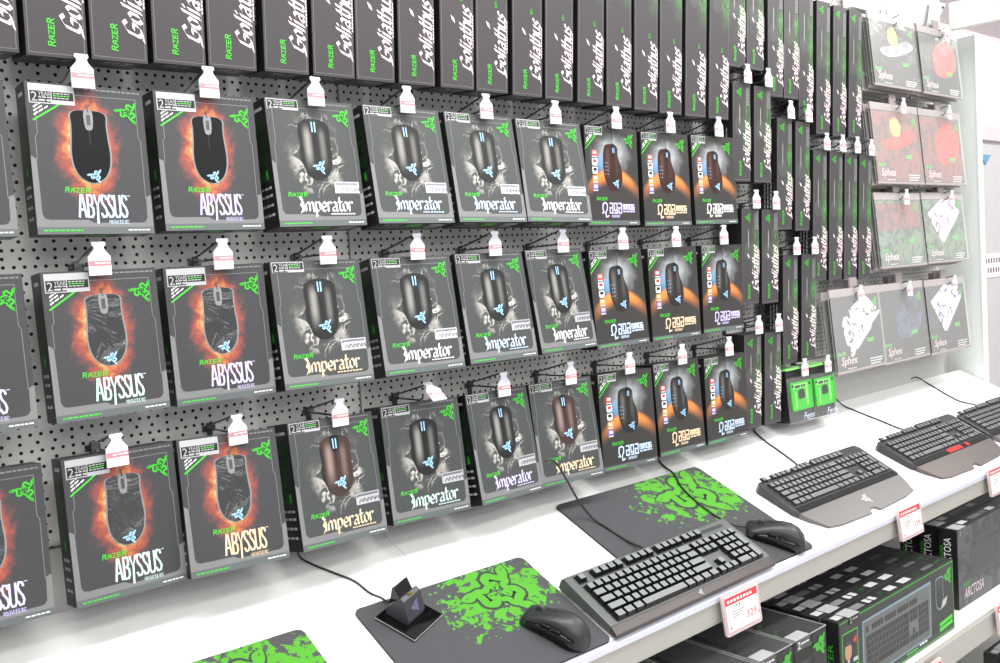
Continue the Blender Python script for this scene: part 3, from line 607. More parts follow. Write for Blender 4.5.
# ------------------------------------------------------------------ green blister packs
def make_pack():
    r = empty('speaker_pack'); w, h, d = .112, .137, .045; m = MB()
    m.prism([(-w / 2, 0), (w / 2, 0), (w / 2, h), (-w / 2, h)], 0, d, lambda u, v, q: (u, q, v)); m.build('carton', BLK, r, bevel=.002)
    m = MB(); arc = [(-w / 2 - .001, -.0005)] + [(-w / 2 + w * t / 8, -.0005 - .016 * math.sin(math.pi * t / 8)) for t in range(1, 8)] + [(w / 2 + .001, -.0005)]
    m.prism(arc, -.003, h - .02, lambda u, v, q: (u, v, q)); m.build('blister', CLEAR, r)
    m = MB(); P = [(-.047, .036), (-.043, .030), (.050, .030), (.053, .034), (.053, .105), (-.05, .105)]
    m.prism(P, -.006, -.003, lambda u, v, q: (u, q, v), 0)
    hole = catmull([(-.014, .06), (.012, .06), (.015, .066), (.012, .083), (-.01, .083), (-.016, .075)], 3); m.poly([(u, -.0063, v) for u, v in hole], 1)
    m.poly([(u, -.0063, v) for u, v in [(-.04, .087), (.02, .087), (.02, .1), (-.04, .1)]], 2); m.poly([(u, -.0063, v) for u, v in [(.022, .04), (.03, .04), (.03, .1), (.022, .1)]], 2); [m.poly([(u, -.0066, v) for u, v in [(a, b), (a + .009, b), (a + .009, b + .007), (a, b + .007)]], 1) for a, b in ((-.002, .089), (.010, .089), (.036, .092), (-.044, .092))]; m.poly([(u, -.0063, v) for u, v in [(-.03, .036), (-.024, .036), (-.024, .08), (-.03, .08)]], 2)
    m.poly([(u, -.0066, v) for u, v in [(-.03, .089), (-.006, .089), (-.006, .096), (-.03, .096)]], 1)
    m.build('green_tray', [mat('pack_bright_green', '34bd24', .3), BLK, mat('pack_pale_green', '8fe67a', .3)], r)
    m = MB(); text(m, 'Ferox', .05, .016, lambda u, v: (-.012 + u, -.0186 + abs(u - .025) * .15, .007 + v), 0, .25); smallprint(m, .035, .002, lambda u, v: (.0 + u, -.018, .002 + v), 0, 3); m.build('title_lettering', mat('foil_ice', 'dce8ff', .3), r)
    MB().box(-w / 2, w / 2, -.002, d, h, h + .004).build('top_flap', mat('pack_pale_green', '8fe67a', .3), r)
    lettering(r, 'snake_emblem', MGREEN, lambda m: emblem(m, .045, .122, .010, XZ(-.0006), 0, .24)); hang_tab(r, h, d); return r
pk = make_pack()
for i, (x, zt) in enumerate(((1.752, .160), (1.867, .157))):
    o = pk if i == 0 else copy_tree(pk); o.matrix_world = Matrix.Translation((x - .012, -.1, .004 - .003 * i)) @ Matrix.Rotation(-.06, 4, 'X')
    tag(o, ('left' if i == 0 else 'right') + ' one of two bright green clear-fronted packs under the mat boxes', 'pack', 'green packs above the shelf')
    hook(x, zt + .01, 'wire hook with white tag over the %s green pack' % ('left' if i == 0 else 'right'), 'peg hooks over the green packs')
# ------------------------------------------------------------------ mouse mat pouches in the far bay
CHAR = mat('pouch_print_charcoal', '3c3b3c', .4)
def m_art(name, cols, scale, thr=.5):
    m = mat(name, rough=.4); g = NT(m); X, Y, Z = g.obj(); v = g.vec(X, 0., Z); n = g.noise(v, scale, 3, .6, 1.5)
    g.color(g.ramp(n, [(thr - .03, cols[0]), (thr + .03, cols[1])])); return m
ART = {'red': m_art('art_red', ('d8564a', 'c4443c'), 20), 'redfield': m_art('art_red_field', ('9a5e58', '6f5452'), 26), 'insect': m_art('art_black_on_white', ('fafafa', '222224'), 34, .58), 'stripe': m_art('art_blue_on_white', ('fbfbfd', '46508e'), 30, .57),
       'violet': m_art('art_violet_on_white', ('fdfbfd', '8a4f92'), 30, .57), 'sun': m_art('art_yellow', ('ffe27a', 'f0b84a'), 30), 'mist': m_art('art_green_mist', ('6f8a6c', '4c5550'), 26), 'haze': m_art('art_pale_haze', ('c8d0cf', '8e9896'), 18), 'plain': CHAR, 'bluedim': m_art('art_dim_blue', ('56627c', '3c3f48'), 18)}
def pouch(x, zc, arts, label, y, w=.288, h=.235, title='Sphex', tcol=PINK, yaw=0, tilt=-.08):
    r = empty('mousepad_pouch', Matrix.Translation((x, y, zc - h / 2)) @ Matrix.Rotation(yaw, 4, 'Z') @ Matrix.Rotation(tilt, 4, 'X')); tag(r, label, 'pouch', 'mouse mat pouches in the far bay')
    MB().box(-w / 2 + .006, w / 2 - .006, 0, .003, .006, h - .022).build('printed_insert', ART[arts[0]] if arts[0] in ART else CHAR, r)
    m = MB(); N = 9; V = []; F = []                     # wavy clear envelope
    for s in (0, 1):
        for i in range(N):
            for j in range(N):
                u, v = i / (N - 1), j / (N - 1); bul = math.sin(math.pi * u) * math.sin(math.pi * v)
                V.append(((u - .5) * w, (-.0022 - .003 * bul if s == 0 else .0045 + .002 * bul), v * h))
    for s in (0, 1):
        for i in range(N - 1):
            for j in range(N - 1):
                b = s * N * N; q = (b + i * N + j, b + (i + 1) * N + j, b + (i + 1) * N + j + 1, b + i * N + j + 1); F.append(q if s == 0 else q[::-1])
    m.mesh(V, F); m.build('clear_sleeve', SLEEVE, r, smooth=True)
    m = MB(); m.box(-w / 2, w / 2, -.0015, .0035, h - .02, h + .002, 0); m.box(-.02, .02, -.001, .003, h, h + .03); m.build('header_strip', mat('pouch_pale_header', 'a09595', .3), r); MB().box(-w / 2, w / 2, -.0015, .0035, -.003, .004, 0).build('bottom_seam', MATS['pouch_pale_header'], r)
    for k, (a, P) in enumerate(arts[1:]):
        m = MB(); m.poly([(u * w, -.0006 - .0003 * k, v * h) for u, v in P]); m.build('art_print', ART[a], r)
    f = lambda ux, uz: (lambda u, v: (ux * w + u, -.0016, uz * h + v))
    if title:
        m = MB(); text(m, title, .085, .03, f(-.42, .06), 0, .3); smallprint(m, .05, .002, f(-.3, .035), 0, 2); m.build('title_lettering', tcol, r)
    m = MB(); [smallprint(m, .075 - k * .008, .0032, f(.17, .1 - k * .032), 0, k + 3) for k in range(3)]; m.build('fine_print', WHITE, r)
    if any(a in ('insect', 'stripe', 'violet') for a in arts): lettering(r, 'white_oval', WHITE, lambda m: m.poly([(.42 * w + .012 * math.cos(t * .52), -.0018, .37 * h + .019 * math.sin(t * .52)) for t in range(12)]))
    lettering(r, 'brand_lettering', GREEN, lambda m: (write(m, GR, 'RAZER', .04, .008, f(-.45, .21), .002), write(m, GR, 'RAZER', .036, .010, f(.15, .32), .003)))
    lettering(r, 'snake_emblem', MGREEN, lambda m: emblem(m, .38 * w, .80 * h, .016, XZ(-.0016), 0, .3)); return r
DIA = [(-.28, .5), (.12, .86), (.4, .58), (.02, .2)]; BIG = [(-.38, .70), (-.36, .72), (.04, .955), (.08, .95), (.39, .75), (.385, .71), (-.07, .27), (-.11, .28)]
SW = [(-.31, .58), (-.27, .66), (-.20, .67), (-.16, .63), (-.13, .655), (-.15, .74), (.17, .91), (.2, .905), (.47, .69), (.47, .66), (.28, .53), (.26, .48), (-.17, .17), (-.2, .18), (-.19, .30), (-.25, .32), (-.29, .45)]
ROUND = catmull([(-.1, .3), (.25, .32), (.42, .55), (.3, .82), (.02, .8), (-.18, .58)], 4); SPOT = catmull([(-.1, .62), (.05, .6), (.1, .74), (.0, .84), (-.12, .78)], 3); WING = catmull([(-.2, .42), (.1, .46), (.42, .6), (.3, .7), (.0, .6), (-.3, .52)], 3); TOPH = [(-.47, .5), (.47, .5), (.47, .86), (-.47, .86)]
yB = -.098; HX = (2.353, 2.664)
POU = [(0, 0, 1.024, ['plain', ('haze', WING), ('sun', SPOT)], 'charcoal pouch with yellow glow, top row of the bay, left'), (1, 0, 1.022, ['plain', ('red', ROUND)], 'charcoal pouch with rounded red shape, top row of the bay, right'),
 (0, 1, .752, ['redfield', ('red', WING), ('sun', SPOT)], 'reddish pouch with yellow spot, second row of the bay, left'), (1, 1, .752, ['redfield', ('red', ROUND)], 'reddish pouch with large red shape, second row of the bay, right'),
 (0, 2, .495, ['mist', ('redfield', TOPH)], 'pouch with red band over green grass, third row of the bay, left'), (1, 2, .497, ['mist', ('violet', BIG)], 'pouch with violet patterned white panel, third row of the bay, right'),
 (0, 3, .217, ['plain', ('bluedim', ROUND)], 'dim blue-grey pouch in the bottom row of the bay, middle'), (1, 3, .214, ['plain', ('stripe', BIG)], 'pouch with blue striped white panel, bottom row of the bay, right')]
for c, rw, zc, arts, lab in POU:
    ph = (.212, .237, .222, .235)[rw]; px_ = (2.343, 2.646)[c]
    pouch(px_, zc, arts, lab, yB, yaw=rnd.uniform(-.015, .015), h=ph)
    for k in range(2):
        pouch(px_ + rnd.uniform(-.006, .006), zc - .004 - .006 * k, ['plain'], ('second' if k == 0 else 'third') + ' pouch deep, behind the ' + lab.replace('pouch with ', 'one with ').replace(' pouch', ' one').replace(' of the bay', ''), yB + .02 + .018 * k, title=None, h=ph)
    hook(HX[c], (1.135, .889, .617, .341)[rw], 'wire hook with white tag, %s row of the pouch bay, %s' % (('top', 'second', 'third', 'bottom')[rw], ('left', 'right')[c]), 'peg hooks over the pouches')
pouch(2.058, .220, ['plain', ('insect', SW)], 'pouch with black and white cut-out panel, bottom row of the bay, left', yB - .006, w=.276, h=.232)
pouch(2.054, .215, ['plain'], 'second pouch deep, behind the black and white panel one', yB + .018, w=.274, h=.23, title=None)
hook(2.058, .345, 'wire hook above the black and white panel pouch', 'peg hooks over the pouches')
# ------------------------------------------------------------------ mats on the sloping shelf
def pad(x, s, w, h, a, mt, label, ec, er, loc):
    r = empty('mouse_pad', SLOPE_M(x, s, a) @ Matrix.Translation((0, 0, .0005))); tag(r, label, 'mouse mat', 'printed mouse mats on the shelf')
    R = .012; P = []
    for cx_, cy_, a0 in ((w - R, -R, 0), (R, -R, 90), (R, -h + R, 180), (w - R, -h + R, 270)):
        for k in range(5): t = math.radians(a0 + 90 * k / 4); P.append((cx_ + R * math.cos(t), cy_ + R * math.sin(t)))
    MB().prism(P, 0, .004, lambda u, v, q: (u, v, q), 0, 1).build('mat_surface', [mt, mat('pad_rubber_edge', '2c2c2e', .7)], r)
    f = lambda z: (lambda u, v: (u, v, z)); ex, ey = ec
    m = MB(); emblem(m, ex, ey, er, f(.0042), 0, .42); m.build('snake_outline', mat('pad_ink', '3a3d3c', .75, spec=.25), r)
    m = MB(); emblem(m, ex, ey, er, f(.0045), 0, .25); m.build('snake_emblem', mat('pad_green', '529e30', .75, spec=.25), r)
    return r
pad(-.135, .1815, .353, .245, -.02, m_pad('pad_splatter_near', .245, -.075, 1.25, 3.1), 'black mouse mat with green splatter at the bottom picture edge, left', (.23, -.07), .06, None)
pad(.309, .1877, .355, .2405, -.0111, m_pad('pad_splatter_mid', .25, -.07, .95, 1.3), 'black green-splattered mouse mat under the charging dock', (.25, -.062), .062, None)
pad(.8433, .09, .4533, .330, -.0179, m_pad('pad_splatter_far', .335, -.08, 1.15, 5.7), 'large black green-splattered mouse mat partly under the grey-framed keyboard', (.335, -.078), .082, None)
# ------------------------------------------------------------------ keyboards
KEYC = {}
def key_mesh(w, d, h, top, mats, inset):
    k = (round(w, 3), round(d, 3), h, mats[0].name)
    if k not in KEYC:
        g = .0016; a, b = w / 2 - g / 2, d / 2 - g / 2; i = inset; m = MB()
        V = [(-a, -b, 0), (a, -b, 0), (a, b, 0), (-a, b, 0), (-a + i, -b + i * 1.1, h), (a - i, -b + i * 1.1, h), (a - i, b - i * .7, h), (-a + i, b - i * .7, h)]
        m.mesh(V, [(0, 1, 5, 4), (1, 2, 6, 5), (2, 3, 7, 6), (3, 0, 4, 7)], 1); m.mesh(V, [(4, 5, 6, 7)], 0)
        KEYC[k] = m.data('key', mats)
    return KEYC[k]
def layout():
    K = []
    for y, x0, ws in ((0, 0, (1.25, 1.25, 1.25, 6.25, 1.25, 1.25, 1.25, 1.25)), (1, 0, (2.25,) + (1,) * 10 + (2.75,)), (2, 0, (1.75,) + (1,) * 11 + (2.25,)), (3, 0, (1.5,) + (1,) * 12 + (1.5,)), (4, 0, (1,) * 13 + (2,)),
                       (5.4, 0, (1,)), (5.4, 2, (1,) * 4), (5.4, 6.5, (1,) * 4), (5.4, 11, (1,) * 4), (5.4, 15.25, (1,) * 3), (4, 15.25, (1,) * 3), (3, 15.25, (1,) * 3), (1, 16.25, (1,)), (0, 15.25, (1,) * 3),
                       (4, 18.5, (1,) * 4), (3, 18.5, (1,) * 3), (2, 18.5, (1,) * 3), (1, 18.5, (1,) * 3), (0, 18.5, (2, 1))):
        x = x0
        for w in ws: K.append((x + w / 2, y + .5, w, 1)); x += w
    K += [(22, 3, 1, 2), (22, 1, 1, 2)]
    return K
def put_keys(r, x0, y0, u, ud, zf, ang, h, mats, inset):
    K = sorted(layout(), key=lambda k: (k[1], k[0])); rest = MB()
    for i, (kx, ky, w, d) in enumerate(K):
        me = key_mesh(w * u, d * ud, h, None, mats, inset); y = y0 + ky * ud; M = Matrix.Translation((x0 + kx * u, y, zf(y))) @ Matrix.Rotation(ang, 4, 'X')
        if i < 100:
            o = bpy.data.objects.new('key', me); COL.objects.link(o); o.parent = r; o.matrix_local = M
        else:
            V = [M @ v.co for v in me.vertices]; b = len(rest.v); rest.v += [tuple(v) for v in V]
            for p in me.polygons: rest.f.append(tuple(i_ + b for i_ in p.vertices)); rest.m.append(p.material_index)
    if rest.v: rest.build('remaining_keys', list(mats), r)['kind'] = 'stuff'
def cable(r, pts, rad=.0022, name='cable'):
    """pts are (x, s, height) on the shelf; the mesh lives in the frame of r"""
    P = [(a, b, max(c, rad + .0007)) for a, b, c in catmull(pts, 6, False)]; inv = r.matrix_world.inverted()
    return MB().tube([inv @ Vector(slope(*p)) for p in P], rad, n=6).build(name, CABLE, r, smooth=True)
# grey-framed keyboard lying half on the large mat
r = empty('keyboard', SLOPE_M(.900, .366, .006) @ Matrix.Translation((0, 0, .0025))); tag(r, 'grey-framed black-keyed keyboard lying partly on the large mat', 'keyboard'); bpy.context.view_layer.update()
hw = .2345; zf = lambda y: .0165 + (y + .052) * .083
F = lambda y, z, x: (x, y, z)
MB().prism([(-.052, .003), (-.052, .0165), (.066, .0265), (.072, .0255), (.075, .018), (.075, .003)], -hw, hw, F).build('frame', KFRAME, r, bevel=.0015)
MB().prism([(-.0685, .003), (-.0685, .0078), (-.066, .0098), (-.0522, .0163), (-.0522, .003)], -hw, hw, F).build('wrist_strip', KWRIST, r, bevel=.001)
u = .0191; x0 = -22.5 * u / 2; y0 = -.0485; ud = .0176
for n_, (a, b, c, d) in enumerate(((0, 15, 0, 5), (0, 1, 5.35, 6.45), (2, 6, 5.35, 6.45), (6.5, 10.5, 5.35, 6.45), (11, 15, 5.35, 6.45), (15.25, 18.25, 5.35, 6.45), (15.25, 18.25, 3, 5), (15.25, 18.25, 0, 1), (16.25, 17.25, 1, 2), (18.5, 22.5, 0, 5))):
    e = .001; ya, yb = y0 + c * ud - e, y0 + d * ud + e
    MB().poly([(x0 + a * u - e, ya, zf(ya) + .0004), (x0 + b * u + e, ya, zf(ya) + .0004), (x0 + b * u + e, yb, zf(yb) + .0004), (x0 + a * u - e, yb, zf(yb) + .0004)]).build('key_bed', KEYS, r)
put_keys(r, x0, y0, u, ud, lambda y: zf(y) + .0005, .083, .0085, (KEYT, KEYS), .0024)
ya, yb = y0 + 5.7 * ud, y0 + 6.2 * ud
MB().poly([(x0 + 18.7 * u, ya, zf(ya) + .0005), (x0 + 22.3 * u, ya, zf(ya) + .0005), (x0 + 22.3 * u, yb, zf(yb) + .0005), (x0 + 18.7 * u, yb, zf(yb) + .0005)]).build('indicator_strip', mat('indicator_dark', '3a3b3b', .3), r)
for fx, fy, fz in ((-.2, -.05, -.0020), (-.2, .06, -.0020), (.2, -.04, .0026), (.2, .06, .0026)): MB().box(fx - .012, fx + .012, fy - .006, fy + .006, fz, .0035).build('foot', KEYS, r)
m = MB(); emblem(m, 0, -.060, .006, lambda a, b: (a, b, .0130 + (b + .060) * .46 + .0009), 0, .2); m.build('snake_emblem', GREY, r)
MB().box(-.015, .005, .0725, .078, .008, .018).build('cable_socket', KEYS, r)
cable(r, [(.786, .086, .119), (.796, .089, .121), (.809, .097, .114), (.826, .118, .085), (.852, .137, .045), (.880, .160, .012), (.890, .195, .0075), (.897, .245, .0075), (.900, .282, .014), (.898, .292, .014)], .0024)
# keyboards with rounded wrist rests
def rest_keyboard(x, label, wrist, red, cab):
    r = empty('keyboard', SLOPE_M(x, .31, 0)); tag(r, label, 'keyboard', 'wrist-rest keyboards on the shelf'); bpy.context.view_layer.update()
    zt = lambda y: .0135 + (y + .03) * .075
    body = [(-.236, .074), (-.228, .084), (-.066, .090), (-.050, .099), (-.006, .099), (-.001, .090), (.010, .090), (.014, .101), (.224, .100), (.235, .088), (.234, -.025), (.228, -.032), (-.229, -.032), (-.235, -.02)]
    MB().prism(body, 0, 1, lambda a, b, q: (a, b, .002 if q == 0 else zt(b))).build('body', KB2, r, bevel=.0012)
    wr = [(-.229, -.0325), (.228, -.0325), (.224, -.05), (.206, -.088), (.15, -.0955), (.02, -.1), (.012, -.088), (-.012, -.088), (-.02, -.1), (-.15, -.0965), (-.192, -.089), (-.218, -.055)]
    MB().prism(wr, 0, 1, lambda a, b, q: (a, b, .0015 if q == 0 else .0045 + (b + .1) * .13)).build('wrist_rest', wrist, r, bevel=.001)
    P = [(-.222, -.031), (.222, -.031), (.222, -.016), (-.222, -.016)]
    MB().prism(P, 0, 1, lambda a, b, q: (a, b, .004 if q == 0 else zt(b) + .0008)).build('media_strip', KGLOSS, r)
    if red:
        MB().prism([(-.03, -.0305), (.055, -.0305), (.055, -.017), (-.03, -.017)], 0, 1, lambda a, b, q: (a, b, .004 if q == 0 else zt(b) + .0014)).build('red_panel', mat('glossy_red', 'e0342f', .15), r)
        MB().prism([(.085, -.0305), (.1, -.0305), (.1, -.017), (.085, -.017)], 0, 1, lambda a, b, q: (a, b, .004 if q == 0 else zt(b) + .0014)).build('red_button', mat('glossy_red', 'e0342f', .15), r)
    else:
        m = MB(); emblem(m, .016, -.060, .015, lambda a, b: (a, b, .0045 + (b + .1) * .13 + .0005), 0, .18); m.build('snake_emblem', LABEL, r)
    put_keys(r, -.216, -.0135, .0192, .0166, lambda y: zt(y) + .0004, .075, .0055, (KB2K, KB2), .0022)
    MB().box(-.03, -.012, .098, .106, .004, .014).build('cable_socket', KB2, r)
    cable(r, cab); return r
rest_keyboard(1.587, 'charcoal keyboard with grey wrist rest and pale snake emblem, right of the large mat', KWR2, False, [(1.66, -.0, .03), (1.625, .03, .004), (1.606, .075, .0025), (1.597, .13, .0025), (1.585, .18, .004), (1.565, .204, .009)])
rest_keyboard(2.141, 'charcoal keyboard with glossy red panel, second wrist-rest keyboard along the shelf', mat('keyboard_wrist_brown', '5a4f4d', .3), True, [(2.04, .01, .03), (2.075, .035, .004), (2.095, .09, .0025), (2.115, .15, .0025), (2.122, .185, .004), (2.118, .206, .009)])
rest_keyboard(2.625, 'charcoal keyboard at the far end of the shelf, cut by the right picture edge', KWR2, True, [(2.55, .003, .012), (2.59, .003, .012), (2.607, .04, .003), (2.592, .10, .0025), (2.585, .15, .0025), (2.61, .19, .005), (2.603, .206, .009)])
# ------------------------------------------------------------------ mice and the charging dock
def mouse(x, s, a, z, label, cab=None, k=.9):
    r = empty('computer_mouse', SLOPE_M(x, s, a) @ Matrix.Translation((0, 0, z)) @ Matrix.Scale(k, 4)); tag(r, label, 'mouse', 'mice on the mats'); bpy.context.view_layer.update()
    prof = [(-.064, .004, .006, .003), (-.062, .018, .014, 0), (-.054, .027, .026, 0), (-.040, .032, .037, .001), (-.022, .0325, .042, .001), (-.002, .030, .041, .0), (.018, .0285, .036, -.001), (.036, .030, .029, -.001), (.052, .0305, .021, -.001), (.060, .029, .017, 0), (.0635, .026, .012, 0)]
    rings = []; N = 20
    for y, w, h, dx in prof:
        ring = []
        for k in range(N + 1):
            t = math.pi * k / N; c, sn = math.cos(t), math.sin(t)
            ring.append((dx + w * math.copysign(abs(c) ** .62, c) * (1 - .12 * (1 - sn) * (1 if abs(c) < .98 else 0)), y, max(0.001, h * abs(sn) ** .72)))
        rings.append(ring)
    MB().loft(rings).build('body', MOUSEM, r, smooth=True)
    m = MB()                                                        # glossy thumb side
    sp = [(-.045, .0335, .018), (-.03, .0345, .021), (-.01, .033, .021), (.01, .031, .020), (.03, .0315, .017), (.05, .032, .012)]
    R_ = []
    for y, w, h in sp: R_.append([(-w - .0006, y, .003), (-w - .0016, y, h * .5), (-w + .0008, y, h), (-w + .004, y, h + .001), (-w + .004, y, .003)])
    m.loft(R_).build('side_panel', MOUSEG, r, smooth=True)
    for k in range(2):
        y = -.008 + k * .022; MB().prism([(y - .0095, .0205), (y + .0095, .0195), (y + .0085, .0255), (y - .0085, .0265)], -.0335, -.0285, lambda u, v, q: (q, u, v)).build('thumb_button', MOUSEG, r, bevel=.001)
    m = MB()
    m.tube([(-.0035, .040, .0275), (.0035, .040, .0275)], .0075, n=12).build('scroll_wheel', mat('wheel_rubber', '3c3d40', .5), r)
    m = MB(); strokes(m, [[(0, .062), (0, .05)], [(0, .03), (0, .008)]], lambda u, v: (u, v, .0195 + (.0632 - v) * .42 if v > .03 else .0325 + (.03 - v) * .33), .0012); m.build('button_seam', MOUSEG, r)
    if cab: cable(r, cab)
    return r
mouse(.584, .374, .40, .0055, 'matte black cordless mouse on the mat with the charging dock')
mouse(1.222, .374, .62, .0055, 'black corded mouse at the right end of the large mat', [(1.235, .0, .05), (1.222, .045, .004), (1.205, .105, .008), (1.178, .15, .0075), (1.163, .205, .0075), (1.160, .26, .0075), (1.168, .305, .010), (1.184, .322, .013)], .97)
r = empty('charging_dock', SLOPE_M(.380, .242, .374) @ Matrix.Translation((0, 0, .0054))); tag(r, 'glossy black charging dock on the mat at left', 'dock'); bpy.context.view_layer.update()
MB().box(-.040, .040, -.0375, .0375, 0, .0055).build('base', DOCKG, r, bevel=.0012)
MB().box(-.0405, .0405, -.038, .038, .0018, .0032).build('base_trim', LABEL, r, bevel=.0004)
bl = MB().prism([(-.012, .0055), (.030, .0055), (.030, .020), (.010, .046), (.002, .043), (-.014, .014)], -.024, .022, lambda y, z, x: (x, y, z)).build('cradle', DOCKM, r, bevel=.001)
MB().prism([(.013, .041), (.030, .022), (.031, .052), (.027, .056)], -.019, .017, lambda y, z, x: (x, y, z)).build('back_rest', DOCKG, bl, bevel=.0008)
for k in range(2): MB().box(-.006 + k * .005, -.003 + k * .005, .0045, .0085, .0445, .0475).build('contact', mat('contact_gold', 'd9b65a', .3, .9), bl)
m = MB(); emblem(m, 0, .0, .010, lambda a, b: (a, -.0058 + b * .48 - .0009, .0275 + b * .87 + .0006), 0, .3); m.build('snake_emblem', mat('dock_emblem_violet', '6e6a8e', .3), bl)
cable(r, [(.295, .012, .05), (.296, .03, .008), (.306, .055, .003), (.33, .093, .0025), (.35, .125, .0025), (.357, .161, .003), (.363, .184, .0078), (.367, .198, .0095), (.371, .208, .0145)], .0018)
# ------------------------------------------------------------------ price signs on the rails
def sign(x, y, z, label, w=.112, h=.076, yaw=0):
    r = empty('price_sign', Matrix.Translation((x, y, z)) @ Matrix.Rotation(yaw, 4, 'Z') @ Matrix.Rotation(-.12, 4, 'X')); tag(r, label, 'sign', 'price signs on the shelf rails')
    R = .006; P = []
    for cx_, cz_, a0 in ((w / 2 - R, -R, 0), (-w / 2 + R, -R, 90), (-w / 2 + R, -h + R, 180), (w / 2 - R, -h + R, 270)):
        for k in range(4): t = math.radians(a0 + 30 * k); P.append((cx_ + R * math.cos(t), cz_ + R * math.sin(t)))
    MB().prism(P, -.005, .0, lambda u, v, q: (u, q, v)).build('acrylic_holder', mat('acrylic_pinkish', 'f3dfe2', .15, alpha=.55), r)
    f = lambda ux, uz, yy=-.0058: (lambda u, v: (ux + u, yy, uz + v)); a = w / 2 - .006; m = MB()
    m.poly([(-a, -.0053, -h + .007), (a, -.0053, -h + .007), (a, -.0053, -.006), (-a, -.0053, -.006)], 0)
    m.poly([(-a, -.0055, -.021), (a, -.0055, -.021), (a, -.0055, -.007), (-a, -.0055, -.007)], 1)
    strokes(m, [[(-a, -.006), (-a, -h + .007), (a, -h + .007), (a, -.006)]], XZ(-.0055), .0018, mi=3)
    smallprint(m, a * 1.7, .005, f(-a + .006, -.017), 0, 3, (1.2, .3)); smallprint(m, .02, .005, f(-.018, -.028), 2, 1, (.8, .2))
    for k in range(3): smallprint(m, .036 - k * .006, .0022, f(-a + .018, -.036 - k * .005), 2, k)
    text(m, '329', .032, .013, f(a - .040, -h + .020), 1); smallprint(m, .006, .002, f(a - .006, -h + .02), 1, 2); smallprint(m, .006, .003, f(-a + .006, -h + .012), 1, 2)
    for k in range(4): smallprint(m, .005, .003, f(-a + .005, -.03 - k * .009), 2, k, (.8, .1))
    m.build('paper_ticket', [mat('ticket_paper', 'fbf6f6', .5), mat('ticket_red', 'e33b3f', .45), mat('ticket_grey', '8d8688', .5), mat('ticket_pink', 'eea9ad', .5)], r); return r
sign(.992, -.410, -.172, 'red-headed price sign below the grey-framed keyboard')
sign(1.668, -.408, -.158, 'red-headed price sign below the keyboard with pale snake emblem')
sign(2.168, -.408, -.158, 'red-headed price sign below the keyboard with red panel')
sign(1.945, -.508, -.440, 'red-headed price sign on the stock shelf rail at the right picture edge')
sign(1.535, -.508, -.470, 'red-headed price sign under the long bundle carton, at the bottom picture edge')
